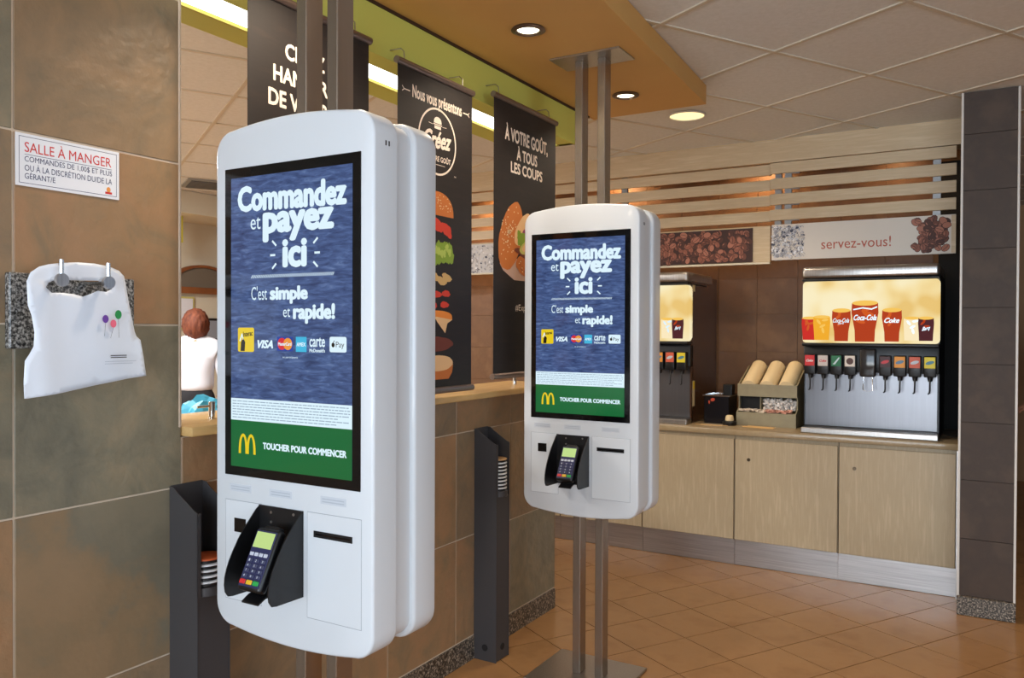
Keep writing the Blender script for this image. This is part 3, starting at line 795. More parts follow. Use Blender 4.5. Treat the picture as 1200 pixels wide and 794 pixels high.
chz = ink('cheese', (238, 214, 160)); pickle = ink('pickle', (200, 196, 110)); paperk = ink('wrap', (196, 160, 140)); mush = ink('mushroom', (206, 170, 110))
def blob(m, cx, cz, rx, rz, y, rnd, n=26, amp=.08, rot=0):
    ph = [rnd.uniform(0, 6.28) for _ in range(3)]
    P = []
    for i in range(n):
        t = 2 * PI * i / n; k = 1 + amp * (math.sin(3 * t + ph[0]) + .6 * math.sin(7 * t + ph[1]) + .4 * math.sin(11 * t + ph[2]))
        a, b = rx * k * math.cos(t), rz * k * math.sin(t); P.append((cx + a * math.cos(rot) - b * math.sin(rot), cz + a * math.sin(rot) + b * math.cos(rot)))
    m.flat(P, y)
def dome(m, cx, z0, rx, h, y, n=18, sq=.75):
    m.flat([(cx + rx * math.cos(PI * i / n), z0 + h * math.sin(PI * i / n) ** sq) for i in range(n + 1)], y)
def pr2(cl, w_):
    o = 2.39; c = 2.643 - o; m = MB(); rd = random.Random(3)
    m.text('Nous vous présentons', 2.478 - o, 2.812 - o, 2.428, 2.492, YP, .03)
    for s in (-1, 1):
        a = c + s * .18; b_ = c + s * .215; m.stroke([(a, 2.462), (b_, 2.462)], .004, YP)
        for q in (-1, 1): m.stroke([(b_, 2.462), (b_ + s * .012, 2.462 + q * .009)], .0035, YP)
    N = 48
    for i in range(N):
        t0, t1 = 2 * PI * i / N, 2 * PI * (i + 1) / N
        m.flat([(c + .129 * math.cos(t0), 2.306 + .133 * math.sin(t0)), (c + .129 * math.cos(t1), 2.306 + .133 * math.sin(t1)), (c + .121 * math.cos(t1), 2.306 + .125 * math.sin(t1)), (c + .121 * math.cos(t0), 2.306 + .125 * math.sin(t0))], YP)
    dome(m, c, 2.378, .026, .026, YP); m.rect(c - .03, c + .03, 2.371, 2.375, YP); m.rect(c - .022, c + .022, 2.356, 2.368, YP)
    m.stroke([(c - .06, 2.372), (c - .034, 2.37)], .002, YP); m.stroke([(c + .06, 2.372), (c + .034, 2.37)], .002, YP)
    m.text('Créez', c - .095, c + .095, 2.272, 2.345, YP, .04, .35, .012)
    m.text('À VOTRE GOÛT', c - .09, c + .09, 2.228, 2.255, YP, .03)
    m.stroke([(c - .05, 2.215), (c + .05, 2.215)], .002, YP); m.text('TM', c + .115, c + .128, 2.182, 2.188, YP, .02)
    flatp('lettering', m, INK, cl)
    m = MB(); mats = [bun, bunl, seed, tom, let, letl, meat, chd, mush]; Y = YP
    m.cur = 0; dome(m, c, 2.015, .112, .095, Y)
    m.cur = 2
    for _ in range(50): a = rd.uniform(-.095, .095); h = math.sqrt(max(0, 1 - (a / .112) ** 2)) * .085; m.disc(a + c, 2.02 + rd.uniform(.012, h), .0028, .0018, Y - .0003, rd.uniform(0, 3), 6)
    m.cur = 3
    for a, b, r_ in ((-.06, 1.985, .035), (.0, 1.975, .04), (.06, 1.965, .038), (.08, 1.945, .022)): blob(m, c + a, b, r_, r_ * .6, Y - .0002 - abs(a) * .001, rd, rot=-.4)
    m.cur = 4
    for i in range(9): blob(m, c - .085 + i * .021, 1.86 + rd.uniform(-.015, .015), .03, .042, Y - .0001 * i, rd, amp=.13)
    m.cur = 5
    for i in range(10): blob(m, c - .08 + i * .018, 1.865 + rd.uniform(-.03, .03), .012, .016, Y - .0012 - .00005 * i, rd, amp=.15)
    m.cur = 8
    for a, b in ((-.07, 1.765), (-.02, 1.77), (.03, 1.755), (.065, 1.77)): blob(m, c + a, b, .034, .016, Y - .0003 - a * .0005, rd, rot=-.25)
    m.cur = 3
    for a, b in ((-.06, 1.705), (.0, 1.70), (.06, 1.705), (.05, 1.66), (-.03, 1.655)): blob(m, c + a, b, .03, .013, Y, rd)
    m.cur = 7; dome(m, c, 1.60, .105, .036, Y, sq=.5)
    m.cur = 1; m.flat([(c - .02, 1.612), (c + .105, 1.600), (c + .07, 1.585), (c + .055, 1.545), (c + .0, 1.59)], Y - .0004)
    m.cur = 6; blob(m, c, 1.502, .108, .030, Y, rd, amp=.04)
    m.cur = 1; blob(m, c, 1.425, .112, .032, Y - .0004, rd, amp=.02)
    m.cur = 0; m.flat([(c - .112, 1.42), (c + .112, 1.42), (c + .105, 1.385), (c + .08, 1.36), (c - .08, 1.36), (c - .105, 1.385)], Y - .0002)
    flatp('burger_layers_print', m, mats, cl)
banner(2.39, 2.891, 2.572, 1.32, 'dark banner with stacked burger layers, between the two kiosks', pr2)
def pr3(cl, w_):
    o = 3.069; m = MB(); rd = random.Random(9)
    m.text('À VOTRE GOÛT,', 3.163 - o, 3.574 - o, 2.414, 2.502, YP, .035)
    m.text('À TOUS', 3.269 - o, 3.467 - o, 2.347, 2.415, YP, .035)
    m.text('LES COUPS', 3.216 - o, 3.520 - o, 2.282, 2.334, YP, .035)
    m.text('#Expérience', 3.262 - o, 3.50 - o, 1.640, 1.678, YP, .0)
    flatp('lettering', m, INK, cl)
    m = MB(); Y = YP; mats = [bun, bunl, seed, tom, let, letl, meat, chd, oni, pickle, paperk]
    cx = 3.35 - o
    m.cur = 10; m.flat([(cx - .23, 1.86), (cx - .2, 1.83), (cx - .1, 1.79), (cx + .1, 1.79), (cx + .2, 1.83), (cx + .22, 1.92), (cx, 1.88), (cx - .15, 1.90)], Y)
    m.cur = 0; blob(m, cx - .13, 1.99, .095, .17, Y - .0002, rd, rot=-.42, amp=.02)
    m.cur = 2
    for _ in range(90):
        a, r_ = rd.uniform(0, 6.28), rd.uniform(0, .9); u, v = .085 * r_ * math.cos(a), .155 * r_ * math.sin(a)
        m.disc(cx - .145 + u * math.cos(-.42) - v * math.sin(-.42), 2.01 + u * math.sin(-.42) + v * math.cos(-.42), .0042, .0026, Y - .0004, rd.uniform(0, 3), 6)
    m.cur = 1; blob(m, cx - .02, 2.03, .05, .10, Y - .0005, rd, rot=-.75, amp=.03)
    m.cur = 4; [blob(m, cx - .05 + i * .02, 1.99 - .01 * (i % 2), .025, .035, Y - .0006 - .00005 * i, rd, amp=.15) for i in range(4)]
    m.cur = 8
    for i in range(5): blob(m, cx + .02 + i * .03, 2.03 - (i % 3) * .016, .045, .012, Y - .0009 - .00005 * i, rd, rot=.2)
    m.cur = 9; blob(m, cx + .03, 1.955, .085, .032, Y - .0013, rd, rot=.35, amp=.03)
    m.cur = 1; blob(m, cx + .03, 1.957, .065, .02, Y - .0014, rd, rot=.35, amp=.03)
    m.cur = 0; blob(m, cx + .04, 1.865, .125, .055, Y - .0010, rd, amp=.03)
    m.cur = 6; blob(m, cx + .03, 1.912, .125, .022, Y - .0012, rd, rot=-.15)
    for _ in range(60):
        a, r_ = rd.uniform(0, 6.28), rd.uniform(0, .9); m.cur = 2 if rd.random() < .5 else 6; m.disc(cx + .04 + .115 * r_ * math.cos(a), 1.86 + .042 * r_ * math.sin(a), .004, .003, Y - .0016, 0, 6)
    flatp('burger_print', m, mats, cl)
banner(3.069, 3.66, 2.615, 1.355, 'dark banner with a seeded burger, last one before the counter', pr3)

# ================================================================== COUNTER
CY = 5.40
cab_lab = ['pale maple base cabinet at the column end of the counter, below the cola machine', 'pale maple base cabinet second from the column, lock at top left', 'pale maple base cabinet just right of the far kiosk', 'pale maple base cabinet behind the far kiosk', 'pale maple base cabinet at the left end behind the half wall']
def make_cab(x1):
    t = thing('base_cabinet', cab_lab[0], 'cabinet', (x1, CY, 0), group='maple base cabinets under the counter')
    Wd = .646
    build('body', MB().box(-Wd + .001, -.001, .022, .78, .17, .864), MAPLE, t)
    d = build('door', MB().box(-Wd + .004, -.004, 0, .02, .173, .842, .0015, 1), MAPLE, t)
    build('lock', MB().lathe([(.011, -.004), (.0115, .001)], (-Wd + .092, 0, .71), 18, 'y'), mat('lock_brass', (90, 76, 60), .3, .8), d, True)
    build('kick_plate', MB().box(-Wd, 0, .018, .026, .002, .168), KICK, t)
    return t
c0 = make_cab(-.158); index()
for k in range(1, 5):
    c = copy_tree(c0); c.location = (-.158 - .648 * k, CY, 0); c['label'] = cab_lab[k]
tag(build('counter_end_trim', MB().box(-.157, -.150, CY - .01, 6.19, .0, .865), STEEL), 'thin steel end strip between cabinet and brown column', 'trim')
tag(build('countertop', MB().box(-3.42, -.137, CY - .012, 6.175, .866, .905, .006, 2), WORKT, smooth=True), 'long beige laminate countertop carrying the drink machines', 'countertop')

# ---- slats over the counter
ss = thing('slat_screen', 'horizontal pale maple slat screen on grey posts above the drinks counter', 'screen', (0, 5.74, 0))
for z in (2.317, 2.424, 2.5305, 2.637):
    build('slat', MB().box(-1.312, -.183, -.010, .010, z, z + .074, .002, 1), MAPLEH, ss)
    build('slat', MB().box(-5.2, -1.312, .018, .038, z - .002, z + .072, .002, 1), MAPLEH, ss)
build('slat', MB().box(-5.2, -1.312, .018, .038, 2.036, 2.287, .002, 1), MAPLEH, ss)
GP = mat('post_grey', (150, 150, 150), .4, .5)
for x in (-4.41, -2.407, -1.267, -1.195, -.292):
    y_ = .012 if x > -1.2 else .040
    build('post', MB().box(x - .022, x + .022, y_, y_ + .03, 2.045, 2.72), GP, ss)
    for z in (2.317, 2.424, 2.5305, 2.637):
        if -1.2 < x < -.3: build('clip', MB().box(x + .022, x + .075, y_ - .001, y_ + .02, z - .004, z + .004), GP, ss)
build('bottom_rail', MB().box(-5.2, -1.312, -.004, .045, 2.022, 2.034), CREAM, ss)

BE = [ink('bean%d' % i, c, .6) for i, c in enumerate(((52, 26, 20), (104, 58, 44), (138, 82, 64), (168, 108, 88), (78, 42, 32)))]
def beans(m, x0, x1, z0, z1, n, y, seed_, inside=None, s=.021):
    rd = random.Random(seed_); k = 0
    while k < n:
        x, z = rd.uniform(x0 + s * .7, x1 - s * .7), rd.uniform(z0 + s * .6, z1 - s * .6)
        if inside and not inside(x, z): k += .2; continue
        k += 1; a = rd.uniform(0, PI); q = rd.uniform(.8, 1.1); yy = y - .000012 * k
        rx, rz = s * q * .8, s * q * .58
        m.cur = 0; m.disc(x, z, rx * 1.12, rz * 1.15, yy, a, 10)
        m.cur = rd.choice((1, 2, 2, 3, 4)); m.disc(x, z, rx, rz, yy - .000004, a, 12)
        c, d = math.cos(a), math.sin(a)
        if rd.random() < .6: m.cur = 0; m.stroke([(x - c * rx * .8, z - d * rx * .8), (x + d * rz * .12, z - c * rz * .12), (x + c * rx * .8, z + d * rx * .8)], s * .09, yy - .000008)
        m.cur = 3; m.disc(x - d * rz * .5, z + c * rz * .5, rx * .4, rz * .16, yy - .000008, a, 8)
bp = thing('coffee_bean_panel', 'long panel printed with roasted coffee beans, above the left drinks machine', 'sign', (0, 5.752, 0))
build('board', MB().box(-2.72, -1.432, -.004, .006, 2.040, 2.277), mat('bean_ground', (58, 30, 24), .6), bp)
m = MB(); beans(m, -2.71, -1.434, 2.042, 2.276, 330, -.0045, 2, s=.032); flatp('bean_print', m, BE, bp)
sv = thing('self_serve_sign', 'white servez-vous sign board with red lettering above the cola machine', 'sign', (0, 5.72, 0))
SVW = mat('sign_white', (216, 208, 198), .5)
build('board', MB().box(-1.294, -.183, -.004, .008, 2.043, 2.285, .001, 1), SVW, sv)
m = MB(); m.text('servez-vous!', -.971, -.548, 2.105, 2.172, -.0045, .0, 0, 0); flatp('lettering', m, ink('brick', (176, 84, 62)), sv)
m = MB(); beans(m, -.475, -.208, 2.048, 2.281, 90, -.0045, 8, lambda x, z: x > -.43 + .06 * abs(math.sin(z * 60)) - (.02 if z < 2.1 else 0) and not (x < -.38 and 2.10 < z < 2.17), s=.030); flatp('bean_print', m, BE, sv)
build('edge_strip', MB().box(-.208, -.183, -.0075, -.004, 2.048, 2.281), MAPLEH, sv)
def ice(m, x0, x1, z0, z1, n, y, sd_):
    rd = random.Random(sd_)
    for k in range(n):
        x = x0 + (x1 - x0) * rd.random() ** 1.15; z = rd.uniform(z0 + .012, z1 - .012); r_ = rd.uniform(.004, .013); a = rd.uniform(0, 6.28)
        m.cur = rd.choice((0, 0, 1, 2, 3)); yy = y - .00001 * k
        if rd.random() < .5: m.disc(x, z, r_, r_ * rd.uniform(.4, .9), yy, a, 10)
        else: m.stroke([(x + r_ * math.cos(a + q), z + r_ * math.sin(a + q)) for q in (0, .8, 1.6, 2.4, 3.2)], .0028, yy)
IC = [ink('ice_grey', (150, 150, 158)), ink('ice_light', (196, 198, 206)), ink('ice_dark', (70, 74, 92)), ink('ice_white', (232, 232, 236))]
m = MB(); ice(m, -1.29, -1.085, 2.048, 2.281, 420, -.0045, 4); flatp('ice_print', m, IC, sv)
iw = thing('ice_bubble_panel', 'pale grey panel printed with water bubbles, seen between the banners', 'sign', (0, 5.752, 0))
build('board', MB().box(-4.05, -3.23, -.004, .006, 2.022, 2.275), mat('bubble_ground', (200, 198, 198), .5), iw)
m = MB(); ice(m, -4.04, -3.24, 2.026, 2.272, 500, -.0045, 7); flatp('bubble_print', m, IC, iw)

# ---- soda machines
lb_mat = mat('lit_cream', (255, 244, 206), .6, spec=.15, emit=.95, alt=[(254, 240, 196), (250, 226, 164), (238, 200, 120)], nscale=3.2, ndet=2, lo=.36, hi=.64)
VC = [((206, 40, 44), 0), ((206, 196, 190), 1), ((30, 110, 70), 2), ((224, 216, 206), 3), ((60, 24, 26), 4), ((226, 150, 50), 5), ((206, 90, 60), 6), ((226, 206, 40), 7)]
def make_soda(label, sidem):
    t = thing('soda_dispenser', label, 'drinks machine', (-.65, 5.5, .905), group='cola drinks machines on the counter')
    hw = .393
    build('cabinet_body', MB().box(-hw + .004, hw - .012, .10, .66, .004, 1.045), BLACKP, t)
    build('side_panel', MB().box(hw - .012, hw, .06, .66, .004, 1.045, .002, 1), sidem, t)
    build('side_panel', MB().box(-hw, -hw + .004, .06, .66, .004, 1.045), sidem, t)
    build('splash_panel', MB().box(-hw, hw, .085, .10, .04, .395, .002, 1), mat('splash_steel', (122, 122, 126), .30, 1.0, alt=(118, 118, 122), nscale=3, stretch=(30, 60, .6)), t)
    tr = build('drip_tray', MB().box(-hw, hw, -.045, .10, .001, .036, .004, 2), STEEL, t)
    m = MB()
    for i in range(62): x = -hw + .012 + i * .0125; m.box(x, x + .006, -.034, .082, .034, .040)
    o = build('drain_grate', m, mat('grate', (120, 116, 112), .35, .8), tr); o['kind'] = 'stuff'
    build('valve_housing', MB().box(-hw, hw, .03, .10, .395, .560, .008, 2), BLACKP, t, True)
    build('header_shelf', MB().box(-hw, hw, -.035, .10, .558, .580, .008, 2), BLACKP, t, True)
    build('light_box', MB().box(-hw, hw, -.030, .10, .580, .972, .022, 4), lb_mat, t, True)
    build('gasket', MB().box(-hw - .002, hw + .002, -.034, .4, .972, .988, .006, 2), BLACKP, t)
    build('top_cap', MB().box(-hw - .003, hw + .003, -.036, .55, .988, 1.064, .022, 4), STEEL, t, True)
    # cups print
    m = MB(); y = -.0312; cola = 0
    mats = [lit('cola', (186, 62, 20), .9, rough=.6, spec=.15), lit('cola2', (214, 92, 34), .95, rough=.6, spec=.15), lit('foam', (246, 196, 90), 1.0, rough=.6, spec=.15), L_WHITE, lit('red2', (214, 44, 36), .9, rough=.6, spec=.15), lit('amber', (240, 170, 40), 1., rough=.6, spec=.15), lit('purple', (84, 34, 40), .8, rough=.6, spec=.15), lit('paleglass', (250, 232, 190), 1., rough=.6, spec=.15)]
    def cup(cx, w1, w0, z0, z1, c, c2, k):
        yy = y - .0004 * k
        m.cur = c; m.flat([(cx - w0, z0), (cx + w0, z0), (cx + w0 * 1.05, z0 + (z1 - z0) * .3), (cx + w1, z1 - (z1 - z0) * .25), (cx + w1 * .96, z1), (cx - w1 * .96, z1), (cx - w1, z1 - (z1 - z0) * .25), (cx - w0 * 1.05, z0 + (z1 - z0) * .3)], yy)
        m.cur = c2; rd = random.Random(k)
        for i in range(4): m.disc(cx + rd.uniform(-.5, .5) * w0, z0 + (z1 - z0) * rd.uniform(.2, .9), w1 * .4, w1 * .16, yy - .0001, rd.uniform(0, 3), 8)
        m.cur = 2; m.disc(cx, z1, w1 * .96, (z1 - z0) * .07, yy - .00015, 0, 16)
    cup(-.345, .050, .042, .598, .738, 4, 1, 1); cup(-.272, .052, .044, .598, .745, 5, 2, 2)
    cup(-.155, .056, .040, .592, .785, 0, 1, 3); cup(.135, .056, .040, .592, .785, 0, 1, 3); cup(-.018, .078, .056, .590, .830, 0, 1, 5)
    cup(.245, .045, .04, .60, .735, 7, 3, 2); cup(.322, .043, .037, .598, .735, 6, 0, 3)
    flatp('cup_print', m, mats, t)
    m = MB(); m.text('Coca-Cola', -.205, -.108, .708, .736, -.0340, .03, .45); m.text('zero', -.175, -.14, .698, .706, -.034, .03, .3); m.text('Coca-Cola', -.083, .050, .722, .758, -.0340, .035, .45); m.text('Coke', .092, .178, .706, .738, -.0340, .035, .45)
    m.text('Barq', .30, .345, .65, .68, -.034, .03, .5, .01)
    m.cur = 0; m.stroke([(-.083, .77 + .02), (-.03, .80), (.02, .792), (.05, .805)], .008, -.034)
    flatp('lettering', m, L_WHITE, t)
    # valves
    xs_ = [-.345, -.265, -.185, -.104, .098, .180, .262, .344]
    gm = mat('grey_badge', (180, 180, 184), .5)
    for i, x in enumerate(xs_):
        v = build('valve', MB().box(x - .034, x + .034, -.022, .04, .378, .505, .006, 2), BLACKP, t, True)
        c, q = VC[i]
        mm = MB(); mm.cur = 0; mm.box(x - .030, x + .030, -.0245, -.020, .432, .500, .002, 1)
        mm.cur = 1
        if q in (0, 1): mm.text('Coke', x - .022, x + .022, .458, .474, -.0249, .04, .45)
        elif q == 2: mm.flat([(x - .02, .445), (x + .016, .49), (x + .022, .486), (x - .006, .444)], -.0249); 
        elif q == 3: mm.disc(x, .466, .021, .021, -.0249); 
        else: mm.disc(x, .466, .024, .010, -.0249, .3)
        c2 = {0: (240, 230, 230), 1: (200, 50, 56), 2: (200, 220, 226), 3: (80, 44, 34), 4: (196, 50, 60), 5: (90, 130, 160), 6: (190, 200, 210), 7: (70, 130, 150)}[q]
        build('flavour_label', mm, [mat('flavour%d' % q, c, .45), mat('flavour%db' % q, c2, .45)], v, fix=False)
        build('lever', MB().tube([(x, .005, .38), (x, -.004, .34), (x, -.006, .30), (x - .002, .0, .282), (x - .010, .004, .276)], .0048, 8), BLACKP, v, True)
        build('nozzle', MB().lathe([(.012, .352), (.017, .380)], (x, .012, 0), 14), BLACKP, v, True)
    m = MB(); m.box(-.048, .046, -.028, .04, .37, .545, .012, 3)
    ic = build('ice_chute', m, mat('smoked', (44, 42, 42), .12), t, True)
    build('ice_lever', MB().tube([(-.025, -.01, .37), (-.028, -.012, .29), (0, -.014, .276), (.028, -.012, .29), (.025, -.01, .37)], .003, 8), CHROME, ic, True)
    return t
s1 = make_soda('cola drinks machine with glowing cup header, at the column end of the counter', BLACKP)
index()
s2 = copy_tree(s1); s2.location = (-2.195, 5.5, .905); s2['label'] = 'cola drinks machine half hidden behind the far kiosk, side panel tinted brown for warm light'
index()
warm_side = mat('side_warm_tint', (70, 46, 32), .25)  # warm light on the machine's dark side, painted in as brown
for ch in ALLK[s2.name]:
    if ch.name.startswith('side_panel'):
        ch.data = ch.data.copy(); ch.data.materials[0] = warm_side
m = MB(); m.cur = 0; m.box(-.0, .0012, -.02, .02, -.035, .035)
m.cur = 1; m.box(0.001, .0018, -.018, .018, .005, .032)
o = build('warning_sticker', MB().box(.393, .3945, .085, .13, .12, .30), mat('sticker_cream', (206, 190, 150), .6), s2)
build('warning_sticker', MB().box(.393, .3952, .088, .127, .24, .295), mat('sticker_yellow', (220, 196, 50), .6), s2)
build('warning_sticker', MB().box(.393, .3945, .07, .125, .93, .975), mat('sticker_cream', (206, 190, 150), .6), s2)

# ---- condiment organiser
og = thing('cup_lid_organizer', 'olive grey countertop organizer holding lids and creamers, left of the cola machine', 'organizer', (-1.515, 5.70, .905))
OM = mat('organizer_olive', (150, 140, 112), .5, alt=(140, 130, 104), nscale=20)
OW = .40
side = [(0, 0), (.36, 0), (.36, .40), (.30, .40), (.02, .285), (.0, .285), (.0, .20), (.03, .20), (.03, .12), (-.03, .09), (-.03, 0)]
for x in (0, OW - .008): build('side_panel', MB().prism(side, x, x + .008, 'yz'), OM, og)
build('upper_fascia', MB().box(.008, OW - .008, .0, .01, .20, .285), OM, og)
build('lower_fascia', MB().box(.008, OW - .008, -.03, -.022, 0, .088), OM, og)
build('shelf', MB().box(.008, OW - .008, -.022, .35, .085, .092), OM, og)
build('sloped_bed', MB().prism([(.01, .215), (.33, .34), (.33, .33), (.01, .205)], .008, OW - .008, 'yz'), OM, og)
build('divider', MB().box(.15, .155, .02, .3, .092, .2), OM, og)
build('back_panel', MB().box(.008, OW - .008, .35, .358, 0, .40), OM, og)
build('bin_recess', MB().box(.01, .148, .06, .065, .095, .2), BLACKM, og)
LID = mat('lid_cream', (232, 208, 162), .55)
for k in range(3):
    t = thing('lid_stack', ('tilted sleeve of stacked cream cup lids, leftmost in the organizer', 'tilted sleeve of stacked cream cup lids, middle one in the organizer', 'tilted sleeve of stacked cream cup lids, next to the cola machine')[k], 'cup lids', (-1.515 + .073 + k * .127, 5.712, .905 + .262), group='sleeves of cup lids')
    m = MB(); n = 34; prof = []
    for i in range(n): s_ = i * .0098; prof += [(.053, s_), (.055, s_ + .003), (.055, s_ + .0065), (.052, s_ + .0085)]
    o = build('lids', m.lathe([(.03, -.001)] + prof, n=24), LID, t, True); o.rotation_euler = (-R(67), 0, 0); o['kind'] = 'stuff'
def pile(name, x0, x1, y0, y1, z0, h, n, s, m_, seed_, lab, cat):
    rd = random.Random(seed_); m = MB()
    for i in range(n):
        x, y = rd.uniform(x0, x1), rd.uniform(y0, y1); z = z0 + rd.random() * h
        mm = MB(); mm.lathe([(s * .7, 0), (s, s * 1.1), (s * 1.15, s * 1.2)], n=7)
        q = Matrix.Rotation(rd.uniform(0, 6.28), 3, 'Z') @ Matrix.Rotation(rd.uniform(0, 3), 3, 'X')
        m.raw([tuple(q @ Vector(v) + Vector((x, y, z))) for v in mm.v], mm.f)
    return tag(build(name, m, m_), lab, cat, kind='stuff')
pile('creamer_pile', -1.345, -1.135, 5.735, 5.80, 1.008, .075, 190, .0095, mat('creamer_white', (244, 236, 228), .4), 3, 'heap of small white creamer cups in the organizer bin', 'creamers')
rd = random.Random(6); m = MB()
for i in range(40):
    x = rd.uniform(-1.49, -1.16); m.cur = 0 if x < -1.33 else 1
    mm = MB().box(-.022, .022, -.012, .012, 0, .004); q = Matrix.Rotation(rd.uniform(-.8, .8), 3, 'Z') @ Matrix.Rotation(rd.uniform(-.7, .7), 3, 'X')
    m.raw([tuple(q @ Vector(v) + Vector((x, rd.uniform(5.69, 5.715), 1.0 + rd.random() * .015))) for v in mm.v], mm.f)
tag(build('sugar_packets', m, [mat('packet_white', (216, 200, 180), .5), mat('packet_pink', (214, 160, 140), .5)]), 'loose white and pink sugar packets in the organizer tray', 'packets', kind='stuff')

# ---- black box with steel rim
bb = thing('napkin_box', 'black square box with a bright steel rim, left of the lid organizer', 'box', (-1.745, 5.66, .905))
build('body', MB().box(.002, .180, .004, .22, 0, .195, .003, 1), mat('box_black', (18, 18, 24), .2), bb)
m = MB(); m.box(-.006, .188, -.004, .006, .192, .202); m.box(-.006, .188, .218, .228, .192, .202); m.box(-.006, .004, .006, .218, .192, .202); m.box(.178, .188, .006, .218, .192, .202)
build('rim', m, CHROME, bb)
m = MB(); m.box(.10, .165, .13, .215, .19, .27, .006, 2); build('insert', m, BLACKP, bb)
m = MB(); m.disc(.065, .168, .016, .012, .0018, .3); m.disc(.04, .15, .006, .012, .0018, .1); flatp('red_mark', m, ink('rust', (196, 70, 40)), bb)
jr = thing('shaker_pot', 'small black pot with a cream cap beside the black box', 'pot', (-1.548, 5.62, .905))
build('pot', MB().lathe([(.044, 0), (.048, .006), (.048, .026), (.03, .032)]), BLACKP, jr, True)
build('cap', MB().lathe([(.028, .032), (.030, .040), (.024, .066), (.016, .070)]), LID, jr, True)
sm = mat('stirrer_wood', (222, 180, 116), .6)
rd = random.Random(12)
for k in range(14):
    a = rd.uniform(-.12, .12)
    o = build('stir_stick', MB().box(-.095, .095, -.003, .003, 0, .0022), sm); o.location = (-1.335 + rd.uniform(-.012, .012), 5.56 + rd.uniform(-.035, .035), .9055 + (k // 4) * .0024); o.rotation_euler = (0, 0, a)
    tag(o, 'thin wooden stir stick in the loose pile before the lid organizer', 'stir stick', 'wooden stir sticks on the counter')
for k in range(4):
    o = build('stir_stick', MB().box(-.06, .06, -.003, .003, 0, .0022), sm); o.location = (-1.71 + k * .035, 5.535 + (k % 2) * .03, .9055); o.rotation_euler = (0, 0, -.2 + .13 * k)
    tag(o, 'thin wooden stir stick lying before the black box', 'stir stick', 'wooden stir sticks by the black box')

# counter lights behind the slats
for k, x in enumerate((-3.7, -2.6, -1.45, -.55)):
    t = thing('counter_spotlight', ('round warm spotlight behind the slats over the far left wall', 'round warm spotlight behind the slats over the left machine', 'round warm spotlight behind the slats over the lid organizer', 'round warm spotlight behind the slats over the cola machine')[k], 'light', (x, 6.0, CEIL), group='spotlights over the counter wall')
    build('trim_ring', MB().lathe([(.05, 0), (.053, -.006), (.04, -.01), (.036, -.002)]), TRIMW, t, True)
    build('lens', MB().lathe([(.001, -.003), (.035, -.003)]), lit('lens_warm', (255, 240, 205), 5.0), t)
    lamp('spot_lamp', (0, 0, -.03), (50, 30, 20, 7)[k], (1, .66, .34), t, .03, spot=150, blend=.8)

# ================================================================== KITCHEN BEHIND
kb = thing('prep_counter', 'low steel prep counter behind the half wall ledge', 'counter', (-3.1, 2.5, 0))
build('top', MB().box(-.35, .25, -1.0, 2.2, .98, 1.02, .006, 1), STEEL, kb)
build('body', MB().box(-.33, .22, -.98, 2.18, 0, .98), mat('prep_panel', (150, 140, 128), .5), kb)
def crumple(name, c, s, m_, seed_, lab, cat):
    b = bmesh.new(); bmesh.ops.create_icosphere(b, subdivisions=3, radius=1); rd = random.Random(seed_)
    for v in b.verts:
        k = 1 + rd.uniform(-.13, .13); z = v.co.z
        v.co = Vector((v.co.x * s[0] * k, v.co.y * s[1] * k, max(-.98, z) * s[2] * k + s[2]))
        if z < -.6: v.co.z = 0.001
    me = bpy.data.meshes.new(name); b.to_mesh(me); b.free(); me.materials.append(m_)
    o = bpy.data.objects.new(name, me); o.location = c; C.objects.link(o); return tag(o, lab, cat)
crumple('cloth_bag', (-3.0, 2.41, 1.02), (.10, .11, .12), mat('bag_cyan', (70, 178, 214), .5), 3, 'crumpled sky blue bag behind the ledge, near the woman', 'bag')
# wall fittings
aw = thing('arched_pediment', 'brown wooden arch with grey infill on the cream kitchen wall', 'panel', (-7.198, 5.75, 1.97), RZ)
m = MB(); N = 20; ro, ri = .43, .37
m.prism([(ro * math.cos(PI * i / N), ro * .60 * math.sin(PI * i / N)) for i in range(N + 1)] + [(-ri, .02)] + [(ri * math.cos(PI * i / N), .02 + ri * .57 * math.sin(PI * i / N)) for i in range(N - 1, 0, -1)] + [(ri, .02)], -.05, 0, 'xz')
WB = mat('wood_brown', (150, 92, 52), .5, alt=(130, 78, 44), nscale=6)
build('arch', m, WB, aw)
m = MB(); m.prism([(ri * 1.02 * math.cos(PI * i / N), .01 + ri * .59 * math.sin(PI * i / N)) for i in range(N + 1)], -.03, 0, 'xz'); build('infill', m, mat('infill_grey', (120, 110, 96), .6), aw)
build('lintel', MB().box(-.55, .43, -.06, 0, -.045, .02), WB, aw)
fp = thing('framed_notice', 'pale framed notice on the kitchen wall, left of the woman', 'frame', (-7.198, 5.53, 1.72), RZ)
build('frame', MB().box(-.12, .12, -.02, 0, -.17, .17), mat('frame_yellow', (206, 196, 120), .5), fp)
build('sheet', MB().box(-.10, .10, -.024, -.019, -.15, .15), PAPER, fp)
mo = thing('order_board', 'black framed order board on the kitchen wall, right of the woman', 'board', (-7.198, 5.93, 1.55), RZ)
build('frame', MB().box(-.15, .15, -.03, 0, -.12, .12), BLACKP, mo)
build('sheet', MB().box(-.13, .13, -.034, -.029, -.095, .095), mat('board_grey', (150, 156, 166), .4), mo)
tag(build('chair_rail', MB().box(-7.2, -7.17, 5.2, 6.19, 1.33, 1.40), WB), 'brown wooden rail across the kitchen wall below the order board', 'rail')
tag(build('yellow_post', MB().box(-6.9, -6.82, 5.14, 5.24, 2.40, CEIL, .002, 1), mat('post_yellow', (206, 196, 60), .5)), 'yellow hanging trim panel below the kitchen ceiling', 'trim')
struct(build('trim_3', MB().box(-7.2, -6.6, 4.2, 6.19, 2.66, CEIL), CREAM))
